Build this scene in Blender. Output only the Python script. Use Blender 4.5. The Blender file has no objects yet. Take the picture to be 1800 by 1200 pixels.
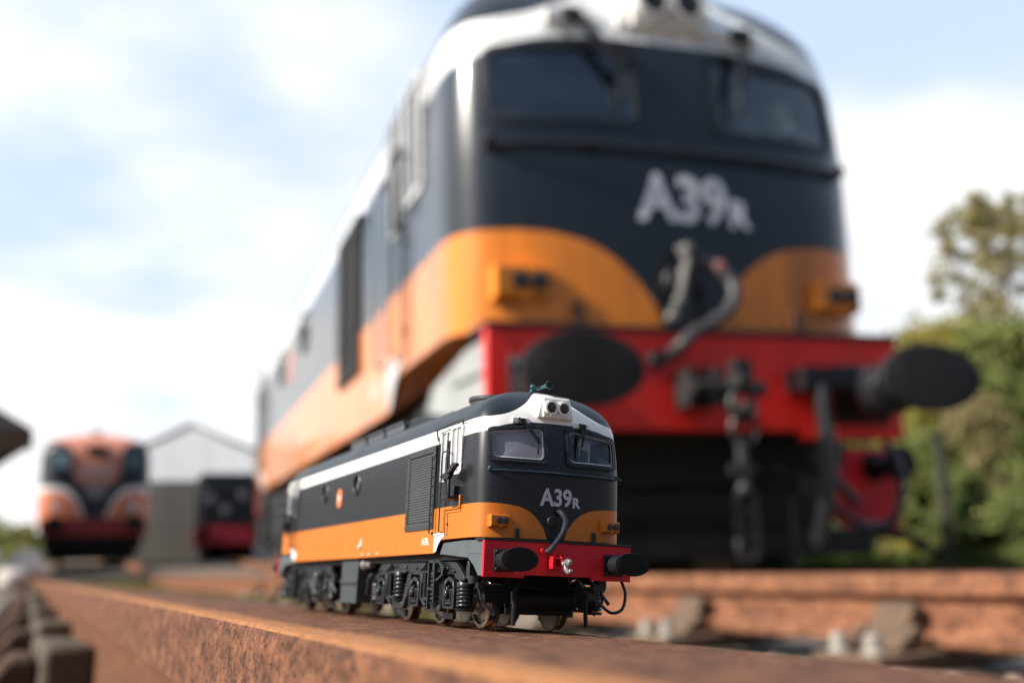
import bpy, bmesh, math, random
from mathutils import Vector, Matrix
random.seed(7)
PI = math.pi
S = bpy.context.scene
COL = S.collection
CAMZ = 0.3162

# ------------------------------------------------------------------ materials
def new_mat(name):
    m = bpy.data.materials.new(name); m.use_nodes = True
    nt = m.node_tree
    return m, nt, nt.nodes['Principled BSDF']

def col4(c): return (c[0], c[1], c[2], 1.0)

def paint(name, c, rough=0.45, metal=0.0, var=0.15, scale=3.0, bump=0.0, bscale=60.0, streak=False, spec=0.5, dirt=None, dirt_amt=0.0):
    """painted / metal surface with mottled colour, roughness variation and optional bump"""
    m, nt, b = new_mat(name)
    tc = nt.nodes.new('ShaderNodeTexCoord')
    mp = nt.nodes.new('ShaderNodeMapping')
    nt.links.new(tc.outputs['Object'], mp.inputs['Vector'])
    if streak: mp.inputs['Scale'].default_value = (1, 1, 0.12)
    n = nt.nodes.new('ShaderNodeTexNoise'); n.inputs['Scale'].default_value = scale; n.inputs['Detail'].default_value = 6
    nt.links.new(mp.outputs['Vector'], n.inputs['Vector'])
    r = nt.nodes.new('ShaderNodeValToRGB')
    r.color_ramp.elements[0].position = 0.3; r.color_ramp.elements[1].position = 0.72
    r.color_ramp.elements[0].color = col4([x * (1 - var) for x in c]); r.color_ramp.elements[1].color = col4([min(1, x * (1 + var)) for x in c])
    nt.links.new(n.outputs['Fac'], r.inputs['Fac'])
    out = r.outputs['Color']
    if dirt:
        n2 = nt.nodes.new('ShaderNodeTexNoise'); n2.inputs['Scale'].default_value = scale * 2.7; n2.inputs['Detail'].default_value = 8
        nt.links.new(mp.outputs['Vector'], n2.inputs['Vector'])
        r2 = nt.nodes.new('ShaderNodeValToRGB'); r2.color_ramp.elements[0].position = 0.5; r2.color_ramp.elements[1].position = 0.7
        r2.color_ramp.elements[1].color = (dirt_amt, dirt_amt, dirt_amt, 1)
        nt.links.new(n2.outputs['Fac'], r2.inputs['Fac'])
        mx = nt.nodes.new('ShaderNodeMix'); mx.data_type = 'RGBA'
        nt.links.new(r2.outputs['Color'], mx.inputs['Factor']); nt.links.new(out, mx.inputs['A']); mx.inputs['B'].default_value = col4(dirt)
        out = mx.outputs['Result']
    nt.links.new(out, b.inputs['Base Color'])
    b.inputs['Metallic'].default_value = metal
    mr = nt.nodes.new('ShaderNodeMapRange'); mr.inputs['To Min'].default_value = max(0.02, rough - 0.08); mr.inputs['To Max'].default_value = min(1, rough + 0.08)
    nt.links.new(n.outputs['Fac'], mr.inputs['Value']); nt.links.new(mr.outputs['Result'], b.inputs['Roughness'])
    b.inputs['Specular IOR Level'].default_value = spec
    if bump:
        n3 = nt.nodes.new('ShaderNodeTexNoise'); n3.inputs['Scale'].default_value = bscale; n3.inputs['Detail'].default_value = 5
        nt.links.new(tc.outputs['Object'], n3.inputs['Vector'])
        bp = nt.nodes.new('ShaderNodeBump'); bp.inputs['Strength'].default_value = bump; bp.inputs['Distance'].default_value = 0.01
        nt.links.new(n3.outputs['Fac'], bp.inputs['Height']); nt.links.new(bp.outputs['Normal'], b.inputs['Normal'])
    return m

def livery(name, base, regions, rough=0.4, var=0.12, streak=0.0, ymax=None, spec=0.5, coat=0.0, cx=2.0, zs=5.0, dust=0.0):
    """body paint: bands between two height curves over |x| (paint lines), each region = (lower pts, upper pts, colour)"""
    m, nt, b = new_mat(name)
    L = nt.links
    tc = nt.nodes.new('ShaderNodeTexCoord'); sx = nt.nodes.new('ShaderNodeSeparateXYZ')
    L.new(tc.outputs['Object'], sx.inputs['Vector'])
    ab = nt.nodes.new('ShaderNodeMath'); ab.operation = 'ABSOLUTE'; L.new(sx.outputs['X'], ab.inputs[0])
    dv = nt.nodes.new('ShaderNodeMath'); dv.operation = 'DIVIDE'; dv.inputs[1].default_value = cx; L.new(ab.outputs[0], dv.inputs[0])
    def curve(pts):
        fc = nt.nodes.new('ShaderNodeFloatCurve')
        cm = fc.mapping; c = cm.curves[0]
        pts = [(p[0] / cx, p[1] / zs) for p in pts]
        if pts[0][0] > 0: pts = [(0, pts[0][1])] + pts
        pts = pts + [(1, pts[-1][1])]
        while len(c.points) < len(pts): c.points.new(0.5, 0.5)
        for i, p in enumerate(pts):
            c.points[i].location = p
            c.points[i].handle_type = 'AUTO_CLAMPED'
        cm.update()
        L.new(dv.outputs[0], fc.inputs['Value'])
        ml = nt.nodes.new('ShaderNodeMath'); ml.operation = 'MULTIPLY'; ml.inputs[1].default_value = zs
        L.new(fc.outputs['Value'], ml.inputs[0])
        return ml.outputs[0]
    rgb = nt.nodes.new('ShaderNodeRGB'); rgb.outputs[0].default_value = col4(base)
    cur = rgb.outputs[0]
    def math2(op, a, v):
        q = nt.nodes.new('ShaderNodeMath'); q.operation = op
        for i, s in enumerate((a, v)):
            if isinstance(s, (int, float)): q.inputs[i].default_value = s
            else: L.new(s, q.inputs[i])
        return q.outputs[0]
    for lo, hi, c, yl in regions:
        f = math2('MULTIPLY', math2('GREATER_THAN', sx.outputs['Z'], curve(lo)), math2('LESS_THAN', sx.outputs['Z'], curve(hi)))
        if yl:      # only near the ends (yl metres in from both noses) or along the flanks
            e = math2('LESS_THAN', math2('MINIMUM', sx.outputs['Y'], math2('SUBTRACT', yl[1], sx.outputs['Y'])), yl[0])
            fl = math2('GREATER_THAN', ab.outputs[0], yl[2])
            f = math2('MULTIPLY', f, math2('MAXIMUM', e, fl))
        mx = nt.nodes.new('ShaderNodeMix'); mx.data_type = 'RGBA'
        L.new(f, mx.inputs['Factor']); L.new(cur, mx.inputs['A']); mx.inputs['B'].default_value = col4(c)
        cur = mx.outputs['Result']
    mp = nt.nodes.new('ShaderNodeMapping'); L.new(tc.outputs['Object'], mp.inputs['Vector'])
    if streak: mp.inputs['Scale'].default_value = (1.6, 1.6, 0.1)
    n = nt.nodes.new('ShaderNodeTexNoise'); n.inputs['Scale'].default_value = 2.2 if not streak else 3.5; n.inputs['Detail'].default_value = 7
    L.new(mp.outputs['Vector'], n.inputs['Vector'])
    mr = nt.nodes.new('ShaderNodeMapRange'); mr.inputs['From Min'].default_value = 0.3; mr.inputs['From Max'].default_value = 0.7
    mr.inputs['To Min'].default_value = 1 - var; mr.inputs['To Max'].default_value = 1 + var; L.new(n.outputs['Fac'], mr.inputs['Value'])
    vm = nt.nodes.new('ShaderNodeVectorMath'); vm.operation = 'SCALE'; L.new(cur, vm.inputs[0]); L.new(mr.outputs['Result'], vm.inputs['Scale'])
    fin = vm.outputs[0]
    if dust:
        nd = nt.nodes.new('ShaderNodeTexNoise'); nd.inputs['Scale'].default_value = 45; nd.inputs['Detail'].default_value = 2
        L.new(tc.outputs['Object'], nd.inputs['Vector'])
        rd = nt.nodes.new('ShaderNodeValToRGB'); rd.color_ramp.elements[0].position = 0.66; rd.color_ramp.elements[1].position = 0.78
        rd.color_ramp.elements[1].color = (dust, dust, dust, 1); L.new(nd.outputs['Fac'], rd.inputs['Fac'])
        md = nt.nodes.new('ShaderNodeMix'); md.data_type = 'RGBA'; L.new(rd.outputs['Color'], md.inputs['Factor']); L.new(fin, md.inputs['A']); md.inputs['B'].default_value = (0.35, 0.33, 0.3, 1)
        fin = md.outputs['Result']
    L.new(fin, b.inputs['Base Color'])
    m2 = nt.nodes.new('ShaderNodeMapRange'); m2.inputs['To Min'].default_value = rough - 0.1; m2.inputs['To Max'].default_value = rough + 0.1
    L.new(n.outputs['Fac'], m2.inputs['Value']); L.new(m2.outputs['Result'], b.inputs['Roughness'])
    b.inputs['Specular IOR Level'].default_value = spec
    if coat: b.inputs['Coat Weight'].default_value = coat; b.inputs['Coat Roughness'].default_value = 0.12
    nb = nt.nodes.new('ShaderNodeTexNoise'); nb.inputs['Scale'].default_value = 1.6 if streak else 70; nb.inputs['Detail'].default_value = 2
    L.new(tc.outputs['Object'], nb.inputs['Vector'])
    bp = nt.nodes.new('ShaderNodeBump'); bp.inputs['Strength'].default_value = 0.15 if streak else 0.06; bp.inputs['Distance'].default_value = 0.02 if streak else 0.01
    L.new(nb.outputs['Fac'], bp.inputs['Height']); L.new(bp.outputs['Normal'], b.inputs['Normal'])
    return m

def glass_mat(name, tint=(0.8, 0.85, 0.9), ior=1.5, rough=0.02):
    m, nt, b = new_mat(name)
    nt.nodes.remove(b)
    out = nt.nodes['Material Output']
    t = nt.nodes.new('ShaderNodeBsdfTransparent'); t.inputs['Color'].default_value = col4(tint)
    g = nt.nodes.new('ShaderNodeBsdfGlossy'); g.inputs['Roughness'].default_value = rough
    f = nt.nodes.new('ShaderNodeFresnel')
    ge = nt.nodes.new('ShaderNodeNewGeometry'); io = nt.nodes.new('ShaderNodeMapRange'); io.inputs['To Min'].default_value = ior; io.inputs['To Max'].default_value = 1 / ior
    nt.links.new(ge.outputs['Backfacing'], io.inputs['Value']); nt.links.new(io.outputs['Result'], f.inputs['IOR'])
    ad = nt.nodes.new('ShaderNodeMath'); ad.operation = 'MULTIPLY_ADD'; ad.inputs[1].default_value = 1.0; ad.inputs[2].default_value = 0.04
    nt.links.new(f.outputs[0], ad.inputs[0])
    mx = nt.nodes.new('ShaderNodeMixShader')
    nt.links.new(ad.outputs[0], mx.inputs[0]); nt.links.new(t.outputs[0], mx.inputs[1]); nt.links.new(g.outputs[0], mx.inputs[2])
    nt.links.new(mx.outputs[0], out.inputs['Surface'])
    return m

def sky_sheen_glass(name, sheen, col):  # glass with a diffuse colour mixed in for reflected pale sky
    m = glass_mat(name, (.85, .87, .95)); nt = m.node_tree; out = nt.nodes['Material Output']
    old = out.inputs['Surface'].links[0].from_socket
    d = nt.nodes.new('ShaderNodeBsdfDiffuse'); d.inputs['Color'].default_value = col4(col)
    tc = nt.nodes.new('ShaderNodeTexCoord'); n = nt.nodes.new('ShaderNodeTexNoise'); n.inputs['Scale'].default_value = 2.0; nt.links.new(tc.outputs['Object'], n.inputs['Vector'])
    mr = nt.nodes.new('ShaderNodeMapRange'); mr.inputs['To Min'].default_value = sheen * .7; mr.inputs['To Max'].default_value = sheen * 1.3; nt.links.new(n.outputs['Fac'], mr.inputs['Value'])
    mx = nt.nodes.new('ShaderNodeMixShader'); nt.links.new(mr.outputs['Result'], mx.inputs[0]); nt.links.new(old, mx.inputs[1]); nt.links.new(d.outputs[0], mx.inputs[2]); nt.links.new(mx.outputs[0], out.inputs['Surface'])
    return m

def rust_mat(name, cols, scale=1.0, bump=0.5, band=None, rough=0.85, spec=0.25):
    m, nt, b = new_mat(name)
    L = nt.links
    tc = nt.nodes.new('ShaderNodeTexCoord')
    mp = nt.nodes.new('ShaderNodeMapping'); mp.inputs['Scale'].default_value = (1, .5, .85); L.new(tc.outputs['Object'], mp.inputs['Vector'])   # scale runs along the rolled bar
    def noise(s, d=8, rg=0.6, vec=None):
        n = nt.nodes.new('ShaderNodeTexNoise'); n.inputs['Scale'].default_value = s * scale; n.inputs['Detail'].default_value = d; n.inputs['Roughness'].default_value = rg
        L.new(vec or mp.outputs['Vector'], n.inputs['Vector']); return n.outputs['Fac']
    def ramp(f, pts):
        r = nt.nodes.new('ShaderNodeValToRGB'); e = r.color_ramp.elements
        while len(e) < len(pts): e.new(0.5)
        for i, (p, c) in enumerate(pts): e[i].position = p; e[i].color = col4(c)
        L.new(f, r.inputs['Fac']); return r.outputs['Color']
    def mix(f, a, c, mode='MIX'):
        x = nt.nodes.new('ShaderNodeMix'); x.data_type = 'RGBA'; x.blend_type = mode
        for s, k in ((f, 'Factor'), (a, 'A'), (c, 'B')):
            if isinstance(s, tuple): x.inputs[k].default_value = col4(s)
            elif isinstance(s, float): x.inputs[k].default_value = s
            else: L.new(s, x.inputs[k])
        return x.outputs['Result']
    big = noise(170, 10, 0.72, mp.outputs['Vector'])
    base = ramp(big, [(0.32, cols[0]), (0.44, cols[1]), (0.56, cols[2]), (0.72, cols[3])])
    grain = noise(620, 4, 0.7)
    base = mix(0.85, base, ramp(grain, [(0.38, (0.30, 0.27, 0.26)), (0.5, (.95, .95, .95)), (0.64, (1.0, 0.9, 0.8))]), 'MULTIPLY')
    spots = ramp(noise(210, 6, 0.75), [(0.56, (0, 0, 0)), (0.63, (.9, .9, .9))])
    base = mix(spots, base, cols[4])
    if band:    # the strip of brighter rust along one edge of the running surface
        sx = nt.nodes.new('ShaderNodeSeparateXYZ'); L.new(tc.outputs['Object'], sx.inputs['Vector'])
        w = nt.nodes.new('ShaderNodeMath'); w.operation = 'MULTIPLY_ADD'; w.inputs[1].default_value = 0.012; L.new(noise(30, 4), w.inputs[0]); L.new(sx.outputs['X'], w.inputs[2])
        mr = nt.nodes.new('ShaderNodeMapRange'); mr.interpolation_type = 'SMOOTHSTEP'
        mr.inputs['From Min'].default_value = band[0]; mr.inputs['From Max'].default_value = band[1]; mr.inputs['To Min'].default_value = 1; mr.inputs['To Max'].default_value = 0
        L.new(w.outputs[0], mr.inputs['Value'])
        zz = nt.nodes.new('ShaderNodeMath'); zz.operation = 'GREATER_THAN'; zz.inputs[1].default_value = -0.0007; L.new(sx.outputs['Z'], zz.inputs[0])
        f = nt.nodes.new('ShaderNodeMath'); f.operation = 'MULTIPLY'; L.new(mr.outputs['Result'], f.inputs[0]); L.new(mix(.75, zz.outputs[0], ramp(noise(9, 5), [(.40, (.6, .6, .6)), (.6, (1, 1, 1))]), 'MULTIPLY'), f.inputs[1])
        strip = mix(0.6, band[2], ramp(grain, [(0.4, (0.5, 0.4, 0.33)), (0.56, (1, 1, 1))]), 'MULTIPLY')
        base = mix(f.outputs[0], base, strip)
    L.new(base, b.inputs['Base Color'])
    b.inputs['Roughness'].default_value = rough; b.inputs['Specular IOR Level'].default_value = spec
    h = nt.nodes.new('ShaderNodeMath'); h.operation = 'ADD'; L.new(grain, h.inputs[0]); L.new(noise(140, 6, 0.7), h.inputs[1])
    bp = nt.nodes.new('ShaderNodeBump'); bp.inputs['Strength'].default_value = bump; bp.inputs['Distance'].default_value = 0.0012 / scale
    L.new(h.outputs[0], bp.inputs['Height']); L.new(bp.outputs['Normal'], b.inputs['Normal'])
    return m

def foliage_mat(name, c1, c2):
    m, nt, b = new_mat(name)
    L = nt.links
    tc = nt.nodes.new('ShaderNodeTexCoord')
    n = nt.nodes.new('ShaderNodeTexNoise'); n.inputs['Scale'].default_value = 1.7; n.inputs['Detail'].default_value = 5
    L.new(tc.outputs['Object'], n.inputs['Vector'])
    r = nt.nodes.new('ShaderNodeValToRGB'); r.color_ramp.elements[0].position = 0.35; r.color_ramp.elements[1].position = 0.65
    r.color_ramp.elements[0].color = col4(c1); r.color_ramp.elements[1].color = col4(c2)
    L.new(n.outputs['Fac'], r.inputs['Fac']); L.new(r.outputs['Color'], b.inputs['Base Color'])
    b.inputs['Roughness'].default_value = 0.6; b.inputs['Specular IOR Level'].default_value = 0.3
    t = nt.nodes.new('ShaderNodeBsdfTranslucent'); L.new(r.outputs['Color'], t.inputs['Color'])
    mx = nt.nodes.new('ShaderNodeMixShader'); mx.inputs[0].default_value = 0.35
    L.new(b.outputs[0], mx.inputs[1]); L.new(t.outputs[0], mx.inputs[2]); L.new(mx.outputs[0], nt.nodes['Material Output'].inputs['Surface'])
    return m

# ------------------------------------------------------------------ mesh builder
class MB:
    def __init__(s): s.v = []; s.f = []; s.mi = []; s.cur = 0
    def add(s, vs, fs):
        o = len(s.v); s.v += [tuple(v) for v in vs]
        for f in fs: s.f.append([i + o for i in f]); s.mi.append(s.cur)
        return s
    def box(s, c, d, rot=None, taper=1.0):
        vs = []
        for z in (-1, 1):
            k = taper if z > 0 else 1.0
            for x, y in ((-1, -1), (1, -1), (1, 1), (-1, 1)):
                v = Vector((x * d[0] / 2 * k, y * d[1] / 2 * k, z * d[2] / 2))
                if rot is not None: v = rot @ v
                vs.append(v + Vector(c))
        return s.add(vs, [(3, 2, 1, 0), (4, 5, 6, 7), (0, 1, 5, 4), (1, 2, 6, 5), (2, 3, 7, 6), (3, 0, 4, 7)])
    def bb(s, x0, x1, y0, y1, z0, z1): return s.box(((x0 + x1) / 2, (y0 + y1) / 2, (z0 + z1) / 2), (abs(x1 - x0), abs(y1 - y0), abs(z1 - z0)))
    def prism(s, pts, a, b, ax=0):
        """polygon in the two other axes extruded from a to b along ax"""
        n = len(pts)
        def mk(p, q):
            if ax == 0: return (q, p[0], p[1])
            if ax == 1: return (p[0], q, p[1])
            return (p[0], p[1], q)
        vs = [mk(p, a) for p in pts] + [mk(p, b) for p in pts]
        fs = [list(range(n))[::-1], list(range(n, 2 * n))] + [(i, (i + 1) % n, n + (i + 1) % n, n + i) for i in range(n)]
        return s.add(vs, fs)
    def ribbon(s, pts, w, a, b, ax=0):
        """flat strip of width w along a path, extruded a..b along ax"""
        P = [Vector(p) for p in pts]; Lf, Rt = [], []
        for i, p in enumerate(P):
            d = (P[min(i + 1, len(P) - 1)] - P[max(i - 1, 0)]).normalized(); nrm = Vector((-d.y, d.x))
            Lf.append(p + nrm * w / 2); Rt.append(p - nrm * w / 2)
        for i in range(len(P) - 1):
            s.prism([Lf[i], Lf[i + 1], Rt[i + 1], Rt[i]], a, b, ax)
        return s
    def tube(s, pts, r, n=8, cap=True):
        P = [Vector(p) for p in pts]; rs = r if isinstance(r, (list, tuple)) else [r] * len(P)
        up = None; vs = []; fs = []
        for i, p in enumerate(P):
            d = (P[min(i + 1, len(P) - 1)] - P[max(i - 1, 0)]).normalized()
            if up is None: up = d.orthogonal().normalized()
            else:
                up = up - d * up.dot(d)
                up = up.normalized() if up.length > 1e-6 else d.orthogonal().normalized()
            sd = d.cross(up)
            for k in range(n):
                t = 2 * PI * k / n; vs.append(p + (up * math.cos(t) + sd * math.sin(t)) * rs[i])
        for i in range(len(P) - 1):
            for k in range(n):
                fs.append((i * n + k, i * n + (k + 1) % n, (i + 1) * n + (k + 1) % n, (i + 1) * n + k))
        if cap: fs += [list(range(n))[::-1], [(len(P) - 1) * n + k for k in range(n)]]
        return s.add(vs, fs)
    def lathe(s, prof, c, ax, n=24, sx=1.0):
        """profile (distance along ax, radius); sx stretches the first cross axis"""
        c = Vector(c); vs = []; fs = []
        for t, r in prof:
            for k in range(n):
                a = 2 * PI * k / n; u, w = r * math.cos(a) * sx, r * math.sin(a)
                vs.append(c + Vector({0: (t, u, w), 1: (u, t, w), 2: (u, w, t)}[ax]))
        for i in range(len(prof) - 1):
            for k in range(n): fs.append((i * n + k, i * n + (k + 1) % n, (i + 1) * n + (k + 1) % n, (i + 1) * n + k))
        fs += [list(range(n))[::-1], [(len(prof) - 1) * n + k for k in range(n)]]
        return s.add(vs, fs)
    def ball(s, c, r, n=6):
        prof = [(-r * math.cos(PI * i / n), max(1e-4, r * math.sin(PI * i / n))) for i in range(n + 1)]
        return s.lathe(prof, c, 2, 8)
    def helix(s, c, r, h, turns, wire, n=6):
        pts = []; k = int(turns * 12)
        for i in range(k + 1):
            a = 2 * PI * turns * i / k; pts.append((c[0] + r * math.cos(a), c[1] + r * math.sin(a), c[2] + h * i / k))
        return s.tube(pts, wire, n)
    def mirror_y(s, L):
        s.v = [(x, L - y, z) for x, y, z in s.v]; s.f = [f[::-1] for f in s.f]; return s
    def mirror_x(s):
        s.v = [(-x, y, z) for x, y, z in s.v]; s.f = [f[::-1] for f in s.f]; return s
    def build(s, name, mats, parent=None, smooth=35, bevel=0, fix=True):
        me = bpy.data.meshes.new(name); me.from_pydata(s.v, [], s.f)
        for m in (mats if isinstance(mats, (list, tuple)) else [mats]): me.materials.append(m)
        if len(set(s.mi)) > 1: me.polygons.foreach_set('material_index', s.mi)
        if fix:
            bm = bmesh.new(); bm.from_mesh(me); bmesh.ops.recalc_face_normals(bm, faces=bm.faces); bm.to_mesh(me); bm.free()
        if smooth:
            me.polygons.foreach_set('use_smooth', [True] * len(me.polygons)); me.set_sharp_from_angle(angle=math.radians(smooth))
        me.update()
        o = bpy.data.objects.new(name, me); COL.objects.link(o)
        if parent: o.parent = parent
        if bevel:
            bv = o.modifiers.new('bevel', 'BEVEL'); bv.width = bevel; bv.segments = 2; bv.limit_method = 'ANGLE'; bv.angle_limit = math.radians(40)
            bv.harden_normals = False
        return o

def tag(o, label=None, cat=None, group=None, kind=None):
    if label: o['label'] = label
    if cat: o['category'] = cat
    if group: o['group'] = group
    if kind: o['kind'] = kind
    return o
def empty(name, M=None, label=None, cat=None, group=None):
    o = bpy.data.objects.new(name, None); COL.objects.link(o); o.empty_display_size = 0.1
    if M is not None: o.matrix_world = M
    return tag(o, label, cat, group)
def copy_tree(o, parent=None):
    c = o.copy(); COL.objects.link(c)
    if parent: c.parent = parent
    for ch in list(o.children): copy_tree(ch, c)
    return c

def text_faces(txt, size, bold, extrude):
    cu = bpy.data.curves.new('lettering', 'FONT'); cu.body = txt; cu.size = size; cu.offset = bold; cu.extrude = extrude; cu.resolution_u = 5
    o = bpy.data.objects.new('lettering', cu); COL.objects.link(o)
    dg = bpy.context.evaluated_depsgraph_get(); me = bpy.data.meshes.new_from_object(o.evaluated_get(dg))
    vs = [v.co.copy() for v in me.vertices]; fs = [list(p.vertices) for p in me.polygons]
    bpy.data.objects.remove(o); bpy.data.curves.remove(cu); bpy.data.meshes.remove(me)
    return vs, fs

def smooth_path(pts, k=6):
    """Catmull-Rom through pts"""
    P = [Vector(p) for p in pts]; P = [P[0] * 2 - P[1]] + P + [P[-1] * 2 - P[-2]]; out = []
    for i in range(1, len(P) - 2):
        a, b, c, d = P[i - 1:i + 3]
        for j in range(k):
            t = j / k
            out.append(0.5 * ((2 * b) + (c - a) * t + (2 * a - 5 * b + 4 * c - d) * t * t + (3 * b - a - 3 * c + d) * t ** 3))
    return out + [P[-2]]

# ------------------------------------------------------------------ the locomotive (built at full size; the small one is the same thing at 1/76)
LB = 15.05
LEV = [(1.235, 1.285, .15), (1.6, 1.285, .15), (2.0, 1.285, .15), (2.45, 1.285, .15), (2.62, 1.284, .16), (2.85, 1.278, .18), (3.1, 1.262, .21), (3.3, 1.24, .25), (3.42, 1.212, .29),
       (3.52, 1.165, .34), (3.62, 1.095, .41), (3.72, .99, .50), (3.80, .865, .60), (3.87, .71, .72), (3.92, .55, .83), (3.96, .38, .95), (3.985, .21, 1.06), (3.996, .05, 1.15)]
WSC, NEXP, BOW = 1.0, 4.6, .06
def lev(z):
    z = max(LEV[0][0], min(LEV[-1][0], z))
    for a, b in zip(LEV, LEV[1:]):
        if z <= b[0]:
            t = (z - a[0]) / (b[0] - a[0]); return WSC * (a[1] + (b[1] - a[1]) * t), a[2] + (b[2] - a[2]) * t
def ring_y(u, w, yf):
    n = NEXP; k = w / 1.285
    return yf + .8 * k * (1 - max(0.0, 1 - abs(u) ** n) ** (1 / n)) + BOW * k * u * u
def front_y(x, z):
    w, yf = lev(z); return ring_y(min(1, abs(x) / w), w, yf)

def body_mesh():
    th = [0, .05, .2, .6, 1.6, 3, 5, 8, 12, 17, 23, 30, 38, 46, 54, 62, 68, 73, 77, 80, 83, 85.5, 87.5, 89, 90]
    us = [-(math.cos(math.radians(t)) ** (2 / NEXP)) for t in th[:-1]] + [0]
    us = us + [-u for u in us[::-1][1:]]
    sides = [1.7, 1.84, 1.9, 1.96, 2.02, 2.1, 2.2, 3.8, 5.5]
    zl = []
    for a, b in zip(LEV, LEV[1:]):
        zl += [a[0] + (b[0] - a[0]) * i / 2 for i in range(2)]
    zl.append(LEV[-1][0])
    def zbot(y):
        y = min(y, LB - y)
        if y >= 2.2: return 1.235
        if y <= 1.7: return 1.455
        t = (2.2 - y) / .5; return 1.235 + .22 * math.sqrt(max(0, 1 - (1 - t) ** 2))
    V = []; n = None
    for li, z in enumerate(zl):
        w, yf = lev(z); half = []
        half += [(-w, y) for y in [LB / 2] + sides[::-1]]
        half += [(u * w, ring_y(u, w, yf)) for u in us]
        half += [(w, y) for y in sides]
        ring = half + [(-x, LB - y) for x, y in half]
        n = len(ring)
        for x, y in ring:
            V.append((x, y, max(z, zbot(y)) if li == 0 else max(z, zbot(y) + 0.02 * li) if z < 1.6 else z))
    m = MB(); fs = []
    for i in range(len(zl) - 1):
        for k in range(n): fs.append((i * n + k, i * n + (k + 1) % n, (i + 1) * n + (k + 1) % n, (i + 1) * n + k))
    # caps: strips across, left to right
    for i, flip in ((0, True), (len(zl) - 1, False)):
        fs.append([i * n + k for k in range(n)][::-1] if flip else [i * n + k for k in range(n)])
    m.add(V, fs); return m

def rounded(x0, x1, z0, z1, r=.06, k=4, skew=0.0):
    out = []
    for cx, cz, a0 in ((x1 - r, z1 - r, 0), (x0 + r, z1 - r, 90), (x0 + r, z0 + r, 180), (x1 - r, z0 + r, 270)):
        for i in range(k + 1):
            a = math.radians(a0 + 90 * i / k); out.append((cx + r * math.cos(a), cz + r * math.sin(a)))
    return out

WOFF = 0.0
def window_outline(s, grow=0.0):
    """cab windscreen outline in (x, z); s=-1 left, +1 right; the top edge slopes down outwards"""
    x0, x1, z0, zi, zo = .225 - grow, 1.10 + grow, 2.705 - grow, 3.238 + grow, 3.138 + grow
    if WOFF: x0, x1, z0, zi, zo = x0 + .03, x1 + .02, z0 + .02, zi - .02, zo + .01
    r = .07; pts = []
    base = rounded(x0, x1, z0, zi, r, 4)
    for x, z in base:
        t = (x - x0) / (x1 - x0); f = (z - z0) / (zi - z0)
        pts.append((s * x, z - f * (zi - zo) * t ** 1.5 + WOFF))
    # resample long edges so the outline can follow the curved front
    out = []
    for i, p in enumerate(pts):
        q = pts[(i + 1) % len(pts)]; d = math.dist(p, q); k = max(1, int(d / .1))
        for j in range(k): out.append((p[0] + (q[0] - p[0]) * j / k, p[1] + (q[1] - p[1]) * j / k))
    return out

def boolean(body, cutters):
    for c in cutters:
        md = body.modifiers.new('cut', 'BOOLEAN'); md.operation = 'DIFFERENCE'; md.solver = 'EXACT'; md.object = c
        dg = bpy.context.evaluated_depsgraph_get(); me = bpy.data.meshes.new_from_object(body.evaluated_get(dg))
        body.modifiers.remove(md); old = body.data; nm = old.name; body.data = me; bpy.data.meshes.remove(old); me.name = nm
    for c in cutters:
        me = c.data; bpy.data.objects.remove(c); bpy.data.meshes.remove(me)
    me = body.data
    me.polygons.foreach_set('use_smooth', [True] * len(me.polygons)); me.set_sharp_from_angle(angle=math.radians(32))

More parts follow.
